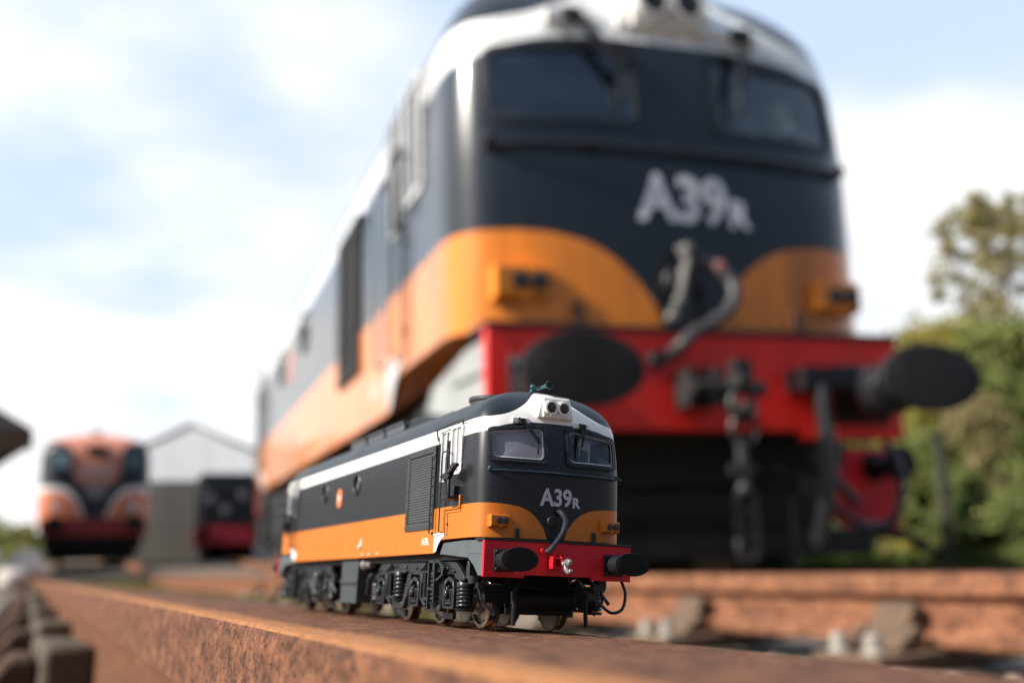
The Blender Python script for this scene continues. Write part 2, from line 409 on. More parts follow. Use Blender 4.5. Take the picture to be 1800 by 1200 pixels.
def build_loco(root, M, real=False):
    """M: materials. Everything below is a part of root."""
    global WOFF, WSC, NEXP, BOW
    WSC, NEXP, BOW = (1.03, 7.0, .11) if real else (1.018, 6.5, .09)
    dz = -0.05 if real else 0.0; WOFF = -.045 if real else 0.0
    body = body_mesh().build('body', M['livery'], None, fix=True)
    cut = []
    cut.append(MB().bb(-1.1, 1.1, .62, 2.1, 1.95, 3.42).build('cut', M['lining']))
    for s in (-1, 1):
        cut.append(MB().prism(window_outline(s), -.5, .9, 1).build('cut', M['lining']))
        cut.append(MB().prism([(1.10, 2.56), (1.52, 2.56), (1.52, 3.27), (1.10, 3.27)], s * .95, s * 1.6, 0).build('cut', M['lining']))
        if not (real and s > 0): cut.append(MB().prism([(1.83, 2.47), (2.0, 2.47), (2.0, 3.24), (1.83, 3.24)], s * .95, s * 1.6, 0).build('cut', M['lining']))
    if real: cut.append(MB().prism([(.70, 2.99), (1.13, 2.96), (1.05, 3.06), (.76, 3.34), (.70, 3.34)], .95, 1.6, 0).build('cut', M['lining']))
    for yc in (7.33, 10.08):
        cut.append(MB().lathe([(-1.6, .235), (-1.16, .235)], (0, yc, 2.8), 0, 20).build('cut', M['lining']))
    boolean(body, cut); body.parent = root
    # --- cab interior seen through the screens
    b = MB().bb(-1.07, 1.07, 2.02, 2.07, 1.97, 3.4); b.bb(-.35, .35, 1.98, 2.02, 1.97, 3.2); b.bb(-.55, -.5, 1.9, 2.0, 2.0, 3.35); b.bb(.62, .68, 1.7, 1.98, 2.0, 3.3)
    b.build('cab_bulkhead', M['beige'] if not real else M['lining'], root)
    if real: MB().prism([(1.18, 2.5), (1.18, 3.4), (1.6, 3.4), (1.6, 2.5)], .96, 1.0, 0).build('daylight_blocker', M['lining'], root)  # added panel keeping daylight out of the right side window
    b = MB().bb(-1.05, 1.05, .66, .95, 2.35, 2.62); b.bb(-.9, -.5, .95, 1.05, 2.3, 2.68); b.build('driving_desk', M['lining'], root, bevel=.02)
    for s in (-1, 1):
        b = MB().prism(rounded(s * .62 - .2, s * .62 + .2, 2.45, 3.0, .12), 1.5, 1.6, 1); b.bb(s * .62 - .2, s * .62 + .2, 1.15, 1.5, 2.35, 2.45); b.build('driver_seat', M['seat'], root, bevel=.02)
    # --- windscreens
    for s in (-1, 1):
        inn, out = window_outline(s, -.008), window_outline(s, .062 if not real else .03)
        mid = window_outline(s, .0)
        n = len(out); n2 = min(len(inn), n)
        fr = MB()
        # frame band following the front surface: ring of quads with thickness
        res = 64
        def samp(poly, k):
            L = [0]; 
            for i in range(len(poly)): L.append(L[-1] + math.dist(poly[i], poly[(i + 1) % len(poly)]))
            o = []
            for j in range(k):
                d = L[-1] * j / k; i = max(q for q in range(len(poly)) if L[q] <= d)
                t = (d - L[i]) / (L[i + 1] - L[i]); p, q = poly[i], poly[(i + 1) % len(poly)]
                o.append((p[0] + (q[0] - p[0]) * t, p[1] + (q[1] - p[1]) * t))
            return o
        A, B = samp(out, res), samp(inn, res)
        ring = []
        for (p, dy) in ((A, -.004), (A, -.035 if not real else -.012), (B, -.035 if not real else -.012), (B, .12)):
            ring.append([(x, front_y(x, z) + dy, z) for x, z in p])
        vs = sum(ring, []); fs = []
        for i in range(3):
            for k in range(res): fs.append((i * res + k, i * res + (k + 1) % res, (i + 1) * res + (k + 1) % res, (i + 1) * res + k))
        fr.add(vs, fs)
        R = samp(window_outline(s, .034), 60) if not real else []
        for x, z in R: fr.ball((x, front_y(x, z) - .037, z), .013, 4)
        fo = fr.build('window_frame', M['black'], root, smooth=40)
        g = MB(); P = samp(window_outline(s, -.002), 48)
        # pane: fan following the front
        c = (sum(p[0] for p in P) / 48, sum(p[1] for p in P) / 48)
        g.add([(c[0], front_y(*c) + .015, c[1])] + [(x, front_y(x, z) + .015, z) for x, z in P], [(0, i + 1, (i + 1) % 48 + 1) for i in range(48)])
        g.build('window_pane', M['glass'] if s > 0 or real else M['sheenglass'], fo)
        rb = MB(); P2, P3 = samp(window_outline(s, -.006), 64), samp(window_outline(s, -.030 if not real else -.012), 64)
        vs = [(x, front_y(x, z) + .006, z) for x, z in P2] + [(x, front_y(x, z) + .008, z) for x, z in P3]
        rb.add(vs, [(k, (k + 1) % 64, 64 + (k + 1) % 64, 64 + k) for k in range(64)])
        rb.build('window_seal', M['alu'] if not real else M['roofgrey'], fo)
    # --- wipers: pivot at the top edge, arms hanging inwards-down
    for s, px, ex in ((-1, -.62, -.36), (1, .48, .40)):
        yy = lambda x, z: front_y(x, z) - .09
        a = (px, yy(px, 3.32), 3.33); e = (ex, yy(ex, 2.98), 2.98)
        w = MB().tube([a, e], .017, 6); w.tube([(px + .05, a[1], 3.33), (ex + .035, e[1], 2.99)], .012, 6)
        w.tube([(ex + .02, e[1] + .02, 3.08), (ex - .0, yy(ex, 2.8) + .035, 2.80)], .016, 6)
        w.box((px, a[1] + .02, 3.335), (.09, .09, .06)); w.tube([(px - .06, a[1] + .03, 3.37), (px, a[1] - .01, 3.35)], .016)
        w.build('wiper', M['black'], root)
        q = MB().box((px, front_y(px, 3.33) - .012, 3.345), (.3, .04, .09)); q.build('wiper_plate', M['white'], root, bevel=.01)
    # --- headlight cluster
    hz = 3.59 + dz * 2.2; yf = .2
    h = MB().prism([(-.33, hz - .17), (-.25, hz + .19), (.25, hz + .19), (.33, hz - .17)], yf + .04, .8, 1)
    h.prism(rounded(-.245, .245, hz - .165, hz + .165, .03), yf, yf + .05, 1)
    ho = h.build('headlight_box', M['white'], root, bevel=.012)
    for s in (-1, 1):
        l = MB(); l.lathe([(0, .118), (-.05, .118), (-.055, .09), (-.02, .085)], (s * .115, yf, hz), 1, 24)
        for k in range(3):
            a = 2 * PI * k / 3 + .5; l.ball((s * .115 + .12 * math.cos(a), yf - .03, hz + .12 * math.sin(a)), .022, 4)
        lo = l.build('headlight', M['white'], ho)
        MB().lathe([(-.028, .087), (-.045, .06), (-.05, .01)], (s * .115, yf, hz), 1, 20).build('lens', M['lens'], lo)
    # --- horn on the roof
    h = MB(); hy = .95
    h.lathe([(-.34, .072), (-.33, .074), (-.28, .052), (-.2, .034), (0, .026), (.12, .026)], (.05, hy, 4.06), 1, 20)
    h.lathe([(-.325, .07), (-.27, .03)], (.05, hy, 4.06), 1, 14); h.tube([(.05, hy, 4.06), (-.1, hy, 4.05), (-.1, hy, 3.94)], .022); h.ball((-.13, hy - .05, 4.05), .045); h.box((-.1, hy, 3.99), (.08, .1, .06))
    ho = h.build('horn', M['teal'] if not real else M['grey'], root)
    MB().lathe([(-.342, .054), (-.346, .052)], (.05, hy, 4.06), 1, 20).build('horn_shade_disc', M['void'], ho)  # black disc paints the shade inside the capped bell
    # --- front handrail
    P = []
    for i in range(25):
        x = -1.14 + 2.28 * i / 24; P.append((x, front_y(x, 2.5) - .05, 2.50 + .012 * math.cos(x * 1.3)))
    h = MB().tube(P, .018, 8)
    for x in (-1.14, -.57, 0, .57, 1.14): h.tube([(x, front_y(x, 2.5) - .05, 2.505), (x, front_y(x, 2.5) + .02, 2.505)], .02); 
    for x in (-1.14, 1.14): h.ball((x, front_y(x, 2.5) - .05, 2.535), .034)
    h.build('handrail', M['black'] if real else M['blueblack'], root)
    # --- number on the nose
    tz = .11 if real else 0
    vs, fs = text_faces('A39', .385, .0115, .001)
    x0 = min(v.x for v in vs); x1 = max(v.x for v in vs)
    tb = MB(); k = .57 / (x1 - x0)
    tb.add([(-.292 + (v.x - x0) * k, front_y(-.292 + (v.x - x0) * k, 2.12) - .007 - v.z, tz + 2.0 + v.y * .98) for v in vs], fs)
    vs, fs = text_faces('R', .225, .010, .001); x0 = min(v.x for v in vs)
    tb.add([(.295 + (v.x - x0) * .95, front_y(.35, 2.05) - .007 - v.z, tz + 1.985 + v.y) for v in vs], fs)
    tb.build('number_lettering', M['numgrey'], root, smooth=0)
    # --- marker lights
    for s in (-1, 1):
        xc = s * .985; y = front_y(xc, 1.7)
        y += .04 if real else 0
        m = MB().prism([(y + .2, 1.60), (y - .10, 1.62), (y - .12, 1.64), (y - .12, 1.79), (y - .10, 1.80), (y + .2, 1.80)], xc - .155, xc + .155, 0)
        m.lathe([(y - .128, .02), (y - .13, .018)], (xc + .005, 0, 1.625), 1, 8)
        mo = m.build('marker_light', M['orange'], root, bevel=.012)
        for q in (-.02, .09):
            MB().lathe([(y - .115, .052), (y - .135, .052), (y - .14, .035)], (xc + q, 0, 1.71), 1, 16).build('marker_lens', M['lens'], mo)
    # --- lamp irons
    for x in (-.675, .69):
        y = front_y(x, 1.5) - .03
        MB().prism(rounded(x - .035, x + .035, 1.40, 1.61, .025), y - .012, y + .012, 1).build('lamp_iron', M['rustpaint'] if real else M['black'], root, bevel=.006)
    # --- hose socket and jumper hose on the nose
    y = front_y(0, 1.8)
    s_ = MB().lathe([(y + .02, .10), (y - .03, .10), (y - .035, .07)], (-.06, 0, 1.74), 1, 16); s_.box((.03, y - .02, 1.90), (.08, .10, .05))
    s_.build('hose_socket', M['black'], root, bevel=.01)
    if not real: path = [(.035, y - .0, 1.915), (.05, y - .10, 1.875), (.085, y - .17, 1.75), (.05, y - .18, 1.60), (-.04, y - .19, 1.46), (-.14, y - .20, 1.34), (-.23, -.07, 1.27), (-.25, .0, 1.265)]
    else: path = [(.03, y - .05, 1.84), (.09, y - .14, 1.81), (.17, y - .2, 1.70), (.13, y - .24, 1.56), (.0, y - .25, 1.46), (-.12, y - .27, 1.40), (-.2, -.12, 1.33), (-.21, .0, 1.3)]
    sp = smooth_path(path, 16); rr = [.036 * (1.0 + .22 * (1 if i % 4 < 2 else 0)) for i in range(len(sp))]
    MB().tube(sp, rr if not real else .037, 10).build('jumper_hose', M['hose'], root, smooth=60 if real else 0)
    b = MB().lathe([(-.06, .045), (.01, .055)], (-.30, 0, 1.265), 1, 12); b.build('hose_cock', M['red'] if not real else M['chassis'], root)
    if real:
        p = MB().tube(smooth_path([(-.06, y - .05, 1.93), (-.07, y - .14, 1.84), (-.10, y - .15, 1.73), (-.13, y - .14, 1.60), (-.18, y - .08, 1.50)]), .03, 8)
        for z, x in ((1.9, -.065), (1.76, -.09), (1.70, -.1), (1.60, -.13), (1.51, -.175)): p.ball((x, y - .14, z), .040, 6)
        p.build('brake_pipe', M['dullsteel'], root)
        MB().ball((.115, y - .17, 1.80), .038, 8).build('pipe_tap', M['pink'], root)
    # --- buffer beams, buffers: both ends
    for end in (0, 1):
        fx = (lambda m: m.mirror_y(LB)) if end else (lambda m: m)
        hb = 1.247 if real else 1.29; zt = 1.42 if real else 1.40; zb = .845
        bo = fx(MB().prism([(-hb, zb), (-.6, zb), (-.6, zb + .045), (.585, zb + .045), (.585, zb), (hb, zb), (hb, zt), (-hb, zt)], 0, .07, 1)).build('buffer_beam', M['red'], root, bevel=.006)
        fx(MB().bb(-hb - .01, hb + .01, -.02, .35, zt, zt + .028)).build('beam_ledge', M['black'], root, bevel=.004)
        for s in (-1, 1):
            bx = s * .963
            m = MB().box((bx, -.02, 1.095), (.34, .05, .34))
            for i in (-1, 1):
                for j in (-1, 1): m.lathe([(-.05, .03), (-.075, .03), (-.08, .018)], (bx + i * .13, 0, 1.095 + j * .13), 1, 8)
            m.lathe([(-.04, .16), (-.2, .15), (-.34, .145)], (bx, 0, 1.095), 1, 20)
            m.lathe([(-.33, .10), (-.6, .10)], (bx, 0, 1.095), 1, 16)
            fo = fx(m).build('buffer', M['black'], root, bevel=.006)
            hd = MB().lathe([(-.56, .09), (-.575, .165), (-.60, .178), (-.628, .18), (-.636, .178), (-.640, .172), (-.643, .10), (-.644, .005)], (bx, 0, 1.105), 1, 40, 1.72)
            fx(hd).build('buffer_head', M['bufferface'], fo, smooth=24)
        # draw hook
        d = MB().bb(-.2, -.02, -.05, 0, 1.02, 1.17); d.bb(-.2, -.17, -.17, 0, 1.0, 1.19); d.bb(-.05, -.02, -.17, 0, 1.0, 1.19); d.bb(-.2, .0, -.16, 0, 1.155, 1.175); d.bb(-.2, .0, -.16, 0, 1.01, 1.03)
        for x in (-.13, -.03, .05): d.box((x, -.06, 1.20), (.03, .05, .06))
        co = fx(d).build('coupling_pocket', M['red'] if not real else M['chassis'], root, bevel=.004)
        hk = MB().tube([(0, -.02, 1.08), (0, -.2, 1.08)], .045, 10)
        hk.prism([(-.2, 1.13), (-.32, 1.16), (-.40, 1.12), (-.38, 1.06), (-.31, 1.05), (-.30, 1.08), (-.25, 1.08), (-.26, 1.02), (-.34, .97), (-.42, 1.0), (-.43, .95), (-.33, .92), (-.2, .98)], -.03, .03, 0)
        fx(hk).build('draw_hook', M['oilsteel'] if real else M['steel'], root, bevel=.012)
        # guard irons and pipes under the beam
        for s in (-1, 1):
            g = MB().tube([(s * .5, .35, .84), (s * .62, .3, .62), (s * .64, .28, .12)], .035, 6); fx(g).build('guard_iron', M['chassis'], root)
        g = MB().tube(smooth_path([(1.18, .1, .86), (1.2, .0, .66), (1.12, -.04, .42), (.92, -.03, .36), (.72, 0, .5), (.66, .05, .56)]), .026, 8); g.box((.62, .06, .6), (.2, .08, .12)); g.lathe([(-.03, .07), (.05, .07)], (.66, .0, .72), 1, 10)
        fx(g).build('brake_hose', M['black'], root)
        g = MB().tube([(.78, .1, .85), (.8, .05, .62), (.9, .0, .48)], .03, 8); g.box((.8, .1, .78), (.12, .12, .16)); fx(g).build('brake_pipe', M['black'], root)
        if real and not end:
            g = MB().tube(smooth_path([(.6, -.03, 1.2), (.6, -.16, 1.12), (.6, -.19, .8), (.58, -.17, .5), (.56, -.1, .27)]), .046, 10); g.box((.66, -.1, 1.16), (.34, .2, .12)); g.build('vacuum_hose', M['black'], root)
            g = MB()
            for i, z in enumerate((.98, .86)): g.tube([(.02 + .07 * math.cos(a), -.33 + (.0 if i % 2 else .0), z + .08 * math.sin(a)) for a in [2 * PI * t / 12 for t in range(13)]], .017, 6)
            g.tube([(.0, -.33, .82), (.0, -.33, .56)], .03); g.box((0, -.33, .66), (.14, .05, .05)); g.ball((0, -.33, .56), .04)
            for z in (.48, .38, .28): g.tube([(.05 * math.cos(a), -.33, z + .075 * math.sin(a)) for a in [2 * PI * t / 12 for t in range(13)]], .022, 6)
            g.box((.02, -.33, 1.15), (.09, .09, .14)); g.tube([(-.22, -.25, 1.09), (.2, -.25, 1.08)], .04)
            g.build('screw_coupling', M['oilsteel'], root)
    # --- side details, left and right
    for s in (-1, 1):
        fx = (lambda m: m) if s < 0 else (lambda m: m.mirror_x())
        X = -1.285 * WSC
        # intake grille
        g = MB(); y0, y1, z0, z1 = (2.275, 3.79, 1.655, 3.11) if not real else (3.35, 4.45, 1.7, 3.05)
        for a in ((y0, y1, z0, z0 + .12), (y0, y1, z1 - .12, z1), (y0, y0 + .12, z0 + .12, z1 - .12), (y1 - .12, y1, z0 + .12, z1 - .12)):
            g.bb(X - .03, X + .02, *a)
        for i in range(9):
            t = (i + .5) / 9
            for (yy, zz) in ((y0 + (y1 - y0) * t, z1 - .05), (y0 + (y1 - y0) * t, z0 + .05)): g.ball((X - .032, yy, zz), .018, 4)
            for (yy, zz) in ((y0 + .05, z0 + (z1 - z0) * t), (y1 - .05, z0 + (z1 - z0) * t)): g.ball((X - .032, yy, zz), .018, 4)
        go = fx(g).build('grille_frame', M['darkgrey'], root, bevel=.004)
        g = MB(); nb, nz = 14, 26
        for i in range(1, nb): yy = y0 + .12 + (y1 - y0 - .24) * i / nb; g.bb(X - .010, X - .004, yy - .010, yy + .010, z0 + .1, z1 - .1)
        for i in range(1, nz): zz = z0 + .12 + (z1 - z0 - .24) * i / nz; g.bb(X - .016, X - .010, y0 + .1, y1 - .1, zz - .010, zz + .010)
        fx(g).build('grille_mesh', M['meshgrey'], go, smooth=0)
        fx(MB().bb(X - .004, X + .01, y0 + .1, y1 - .1, z0 + .1, z1 - .1)).build('grille_shade_sheet', M['void'], go, smooth=0)  # black sheet paints the shade of the recess behind the mesh
        # cab door: seams, window frames, gutter
        for (a, mir) in ((0, False), (1, True)):
            f2 = (lambda m: fx(m.mirror_y(LB))) if mir else fx
            d = MB()
            for yy in (1.60, 2.18): d.bb(X - .006, X + .002, yy - .008, yy + .008, 1.5, 3.3)
            d.bb(X - .006, X + .002, 1.60, 2.18, 3.29, 3.305); d.bb(X - .008, X + .002, 1.72, 1.735, 1.5, 3.28)
            for zz in (1.7, 2.3, 2.9): d.ball((X - .01, 1.58, zz), .022, 4)
            do = f2(d).build('cab_door', M['black'], root)
            w = MB(); 
            for (a0, a1, b0, b1) in ((1.80, 2.03, 2.44, 3.27),):
                w.ribbon([(a0, b0), (a0, b1), (a1, b1), (a1, b0), (a0, b0)], .03, X - .015, X + .03, 0)
            w.prism([(1.83, 2.47), (2.0, 2.47), (2.0, 3.24), (1.83, 3.24)], X + .005, X + .012, 0) if False else None
            f2(w).build('door_window_frame', M['alu'], do, bevel=.004)
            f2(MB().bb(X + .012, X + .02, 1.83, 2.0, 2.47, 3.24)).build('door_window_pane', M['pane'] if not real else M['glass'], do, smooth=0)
            w = MB().ribbon([(1.08, 2.53), (1.08, 3.30), (1.54, 3.30), (1.54, 2.53), (1.08, 2.53)], .06, X - .018, X + .03, 0)
            w.bb(X - .012, X + .02, 1.30, 1.325, 2.55, 3.28)
            for i in range(7): w.ball((X - .02, 1.02, 2.55 + .12 * i), .014, 4)
            wo = f2(w).build('side_window_frame', M['alu'], root, bevel=.006)
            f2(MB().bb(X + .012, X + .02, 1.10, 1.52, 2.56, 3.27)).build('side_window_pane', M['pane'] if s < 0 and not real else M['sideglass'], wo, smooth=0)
            g = MB().tube(smooth_path([(X - .0, 2.23, 3.16), (X - .03, 2.22, 3.30), (X - .03, 2.15, 3.36), (X - .02, 1.6, 3.385), (X - .02, 1.1, 3.40), (X - .03, 1.02, 3.39), (X - .02, 1.0, 3.32)], 4), .017, 6)
            if not real: f2(g).build('rain_strip', M['black'], root)
            h = MB().tube([(X, 2.31, 2.90), (X - .07, 2.31, 2.90), (X - .07, 2.31, 1.575), (X, 2.28, 1.56)], .013, 6)
            h.ball((X - .02, 2.28, 2.93), .026, 4); h.ball((X - .02, 2.28, 1.57), .026, 4); f2(h).build('door_handrail', M['black'], root)
            h = MB().tube([(X, 1.80, 1.57), (X - .08, 1.80, 1.58), (X - .08, 1.80, 2.88), (X - .075, 1.76, 2.92), (X - .07, 1.5, 2.92), (X - .07, 1.47, 2.88), (X - .05, 1.47, 2.45)], .013, 6)
            h.ball((X - .02, 1.78, 2.46), .03, 4); h.ball((X - .02, 1.63, 2.95), .026, 4); f2(h).build('door_handrail', M['black'], root)
            # token catcher
            c = MB() if real else MB().tube([(X - .16, 1.20, 2.42), (X - .16, 1.19, 2.12)], .032, 8)
            c.prism([(1.48, 2.44), (1.50, 2.50), (1.25, 2.53), (.98, 2.66), (.84, 2.64), (.83, 2.60), (.94, 2.57), (1.08, 2.47), (1.2, 2.40)], X - .20, X - .13, 0)
            c.ribbon([(1.1, 2.5), (.9, 2.52), (.8, 2.58)], .05, X - .26, X - .2, 0)
            c.box((X - .12, 1.19, 2.10), (.24, .32, .045)); c.box((X - .05, 1.15, 2.2), (.1, .06, .2)); c.ball((X - .2, 1.45, 2.47), .03, 4)
            if not real: f2(c).build('token_catcher', M['black'], root, bevel=.006)
            c = MB().bb(X - .035, X + .01, .99, 1.72, 1.93, 1.985); c.bb(X - .035, X + .01, .985, 1.04, 1.985, 2.15); c.bb(X - .012, X + .005, 1.0, 1.70, 1.88, 1.93)
            for yy in (1.02, 1.66): c.ball((X - .035, yy, 1.955), .02, 4)
            if not real: f2(c).build('catcher_bracket', M['orange'], root, bevel=.006)
            p = MB().prism([(2.20, 1.25), (2.20, 1.555), (1.70, 1.545), (1.70, 1.50), (1.85, 1.46), (1.98, 1.38), (2.1, 1.25)], X - .012, X + .004, 0); p.bb(X - .03, X, 1.69, 2.21, 1.535, 1.56)
            f2(p).build('step_plate', M['alu'], root, bevel=.003)
            # grey frame end behind the beam
            p = MB().prism([(.075, .86), (.075, 1.395), (.9, 1.42), (1.9, 1.40), (2.05, 1.22), (1.1, 1.16), (.75, 1.14), (.5, 1.02), (.3, .86)], -1.255, -1.215, 0)
            if real: p = MB().prism([(.075, .86), (.075, 1.37), (.45, 1.37), (1.25, 1.27), (1.42, 1.14), (1.0, 1.07), (.65, 1.03), (.38, .86)], -1.235, -1.2, 0)
            p.ribbon([(.08, 1.2), (.7, 1.215)], .02, -1.262, -1.25, 0)
            f2(p).build('frame_end', M['framegrey'] if not (a and real) else M['chassis'], root, bevel=.005)
        # portholes
        for yc in (7.33, 10.08):
            r_ = MB().lathe([(X + .03, .20), (X - .015, .205), (X - .03, .225), (X - .025, .25), (X + .01, .265)], (0, yc, 2.8), 0, 28)
            r_.f = r_.f[:-2]; r_.mi = r_.mi[:-2]
            po = fx(r_).build('porthole', M['black'], root, smooth=60)
            if s < 0: fx(MB().lathe([(X + .06, .24), (X + .07, .24)], (0, yc, 2.8), 0, 24)).build('porthole_pane', M['porthole'], po)
        # emblem disc
        e = MB().lathe([(X + .005, .215), (X - .006, .215)], (0, 8.73, 2.6), 0, 32); eo = fx(e).build('emblem', M['orange_mark'], root)
        e = MB()
        for d_ in (-.065, .065): e.bb(X - .012, X - .007, 8.73 + d_ - .02, 8.73 + d_ + .02, 2.51, 2.69)
        e.ribbon([(8.73 - .075, 2.64), (8.73 + .075, 2.56)], .045, X - .012, X - .007, 0); fx(e).build('emblem_mark', M['white'], eo, smooth=0)
        # small number on the flank
        vs, fs = text_faces('A39', .17, .0008, .002); x0 = min(v.x for v in vs); k = .33 / (max(v.x for v in vs) - x0)
        vs2, fs2 = text_faces('R', .09, .0008, .002)
        t = MB(); o_ = 2.86 if s < 0 else 2.48; q = 1 if s < 0 else -1
        t.add([(s * (1.285 * WSC + .0035) + s * v.z, o_ - q * (v.x - x0) * k, 1.385 + v.y * 1.05) for v in vs], fs)
        t.add([(s * (1.285 * WSC + .0035) + s * v.z, o_ - q * (.345 + v.x * .8), 1.37 + v.y) for v in vs2], fs2)
        t.build('flank_lettering', M['white'], root, smooth=0)
        t = MB().bb(X - .006, X, 6.70, 6.78, 1.47, 1.62); t.ball((X - .02, 6.74, 1.46), .05, 5); fx(t).build('filler_mark', M['alu'], root)
        for yy in (6.1, 5.5, 6.55): fx(MB().ball((X - .004, yy, 1.29), .026, 4)).build('flank_stencil', M['white'], root)
        fx(MB().bb(X - .006, X, 12.7, 13.2, 1.32, 1.46)).build('flank_stencil', M['white'], root)
        # equipment box between the bogies
        b = MB().bb(-1.22, -.4, 7.1, 8.42, .31, 1.19); b.bb(-1.25, -1.2, 7.08, 8.44, .72, .78); b.bb(-1.25, -1.2, 7.08, 8.44, .30, .35); b.bb(-1.235, -1.2, 7.1, 7.16, .3, 1.19)
        for i in range(4): b.box((-1.24, 7.3 + i * .3, .69), (.03, .05, .05))
        fx(b).build('equipment_box', M['boxgrey'], root, bevel=.008)
        b = MB().lathe([(6.75, .10), (6.8, .115), (6.95, .115), (6.97, .08), (7.1, .08)], (-1.12, 0, 1.1), 1, 16); b.lathe([(6.4, .075), (6.74, .075)], (-1.12, 0, 1.1), 1, 14); fx(b).build('air_cylinder', M['steel'], root)
    # small fittings on the right silhouette of the nose
    b = MB()
    for z in (2.45, 2.12): b.tube([(1.28, .9, z), (1.38, .86, z)], .015); b.ball((1.38, .86, z), .028)
    if not real: b.build('mirror_bracket', M['blueblack'], root)
    # --- roof gear
    r_ = MB().lathe([(3.93, .5), (4.03, .5), (4.06, .53), (4.12, .53), (4.125, .45), (4.06, .40)], (0, 2.75, 0), 2, 36); r_.box((0, 2.75, 4.05), (.9, .04, .05)); r_.build('roof_fan', M['darkgrey'], root, smooth=40)
    r_ = MB()
    for i in range(62):
        yy = 3.3 + i * .155
        for x in (-.66, .66): r_.ball((x, yy, 3.895), .03, 4)
    r_.build('roof_rivets', M['darkgrey'], root)
    r_ = MB().prism([(4.7, 3.95), (5.2, 4.10), (5.9, 4.15), (6.15, 4.15), (6.3, 4.05), (6.3, 3.9), (4.7, 3.9)], -.55, .55, 0); r_.build('exhaust_cowl', M['black'], root, bevel=.03)
    for k in range(3):
        a = 6.35 + k * 1.45
        r_ = MB().box((0, a + .65, 4.02), (1.25, 1.25, .2)); r_.bb(-.66, -.58, a + .02, a + 1.28, 4.09, 4.14)
        for i in range(6): r_.box((0, a + .15 + .2 * i, 4.125), (1.1, .07, .03))
        r_.build('roof_hatch', M['roofgrey'], root, bevel=.03)
    # --- underframe
    c = MB().bb(-1.17, 1.17, .09, LB - .09, 1.12, 1.232); c.bb(-.9, .9, .2, LB - .2, .9, 1.12); c.bb(-.8, .8, 6.3, 8.8, .35, .9); c.build('underframe', M['chassis'], root)
    if real:
        c = MB().bb(-1.28, 1.3, .42, .58, .2, .36); c.bb(-1.0, 1.05, .5, .62, .36, .95); c.build('rail_guard', M['chassis'], root, bevel=.02)
    # --- bogies
    wx = .80 if real else .585
    for end in (0, 1):
        ff = (lambda m: m.mirror_y(LB)) if end else (lambda m: m)
        c = MB().bb(-.5, .5, .75, 5.9, .45, .98); c.bb(-1.0, 1.0, .62, .78, .45, .75); c.bb(-1.0, 1.0, 2.3, 2.5, .5, .85); c.bb(-1.0, 1.0, 4.2, 4.5, .5, .85); c.bb(-.55, .55, .62, 1.2, .28, .55)
        c.lathe([(-.55, .16), (.55, .16)], (0, .62, .52), 0, 16)
        bo = ff(c).build('bogie', M['chassis'], root, bevel=.02)
        axles = (1.45, 3.38, 5.28)
        for yc in axles:
            for s in (-1, 1):
                w = MB()
                w.lathe([(-s * .0, .44), (s * .02, .445), (s * .11, .45), (s * .125, .44), (s * .125, .385), (s * .095, .375), (s * .08, .2), (s * .11, .17), (s * .15, .12), (s * .15, .01)], (s * wx, yc, .483), 0, 40)
                w.cur = 1; w.lathe([(-s * .035, .40), (-s * .045, .47), (-s * .03, .483), (-s * .005, .47), (s * .0, .445), (s * .118, .452), (s * .130, .44), (s * .130, .388), (s * .09, .38)], (s * wx, yc, .483), 0, 40)
                ff(w).build('wheel', [M['wheel'], M['tyre']], bo, smooth=45)
            ff(MB().lathe([(-wx, .09), (wx, .09)], (0, yc, .483), 0, 14)).build('axle', M['chassis'], bo)
        for s in (-1, 1):
            fx = (lambda m: ff(m)) if s < 0 else (lambda m: ff(m.mirror_x()))
            xa, xb = -1.20, -1.12
            f = MB().prism([(5.98, .86), (5.70, .92), (5.62, 1.03), (5.5, 1.105), (1.6, 1.09), (1.38, 1.075), (1.2, .98), (1.0, .84), (1.0, .78), (1.35, .80), (1.5, .88), (1.8, .88), (1.95, .93), (3.05, .93), (3.2, .88), (3.6, .88), (3.72, .93), (5.15, .93), (5.3, .88), (5.6, .88), (5.75, .78), (5.98, .78)], xa, xb, 0)
            # hanging U plates round the spring pockets
            f.ribbon([(5.17, .94), (5.08, .70), (4.95, .46), (4.62, .33), (4.05, .335), (3.86, .55), (3.70, .74), (3.68, .94)], .13, xa - .02, xb, 0)
            f.prism([(4.15, .31), (3.98, .31), (3.66, .72), (3.66, .9), (3.80, .9)], xa - .015, xb, 0)
            f.ribbon([(3.08, .94), (3.02, .70), (2.96, .46), (2.74, .32), (2.08, .335), (2.0, .55), (1.96, .94)], .13, xa - .02, xb, 0)
            f.prism([(2.3, .31), (2.02, .31), (1.93, .5), (1.93, .9), (2.05, .9)], xa - .015, xb, 0)
            f.ribbon([(5.15, .95), (5.0, .925), (4.2, .94), (3.8, .93)], .04, xa - .06, xa, 0); f.ribbon([(3.06, .95), (2.9, .925), (2.3, .94), (2.0, .93)], .04, xa - .06, xa, 0)
            for yy, zz in ((5.55, .97), (3.95, 1.02), (3.35, 1.0), (3.0, 1.02), (1.75, .98), (1.45, .93), (2.7, 1.04), (4.5, 1.04)): f.lathe([(xa, .035), (xa - .025, .035), (xa - .03, .02)], (0, yy, zz), 0, 8)
            for yc in (5.42, 3.38, 1.62):
                f.ribbon([(yc - .22, .33), (yc - .22, .66), (yc - .16, .77), (yc, .815), (yc + .16, .77), (yc + .22, .66), (yc + .22, .33)], .075, xa - .035, xb, 0)
                f.bb(xa - .03, xb, yc - .25, yc + .25, .325, .37)
            fx(f).build('bogie_side_frame', M['bogiegrey'], bo, bevel=.01)
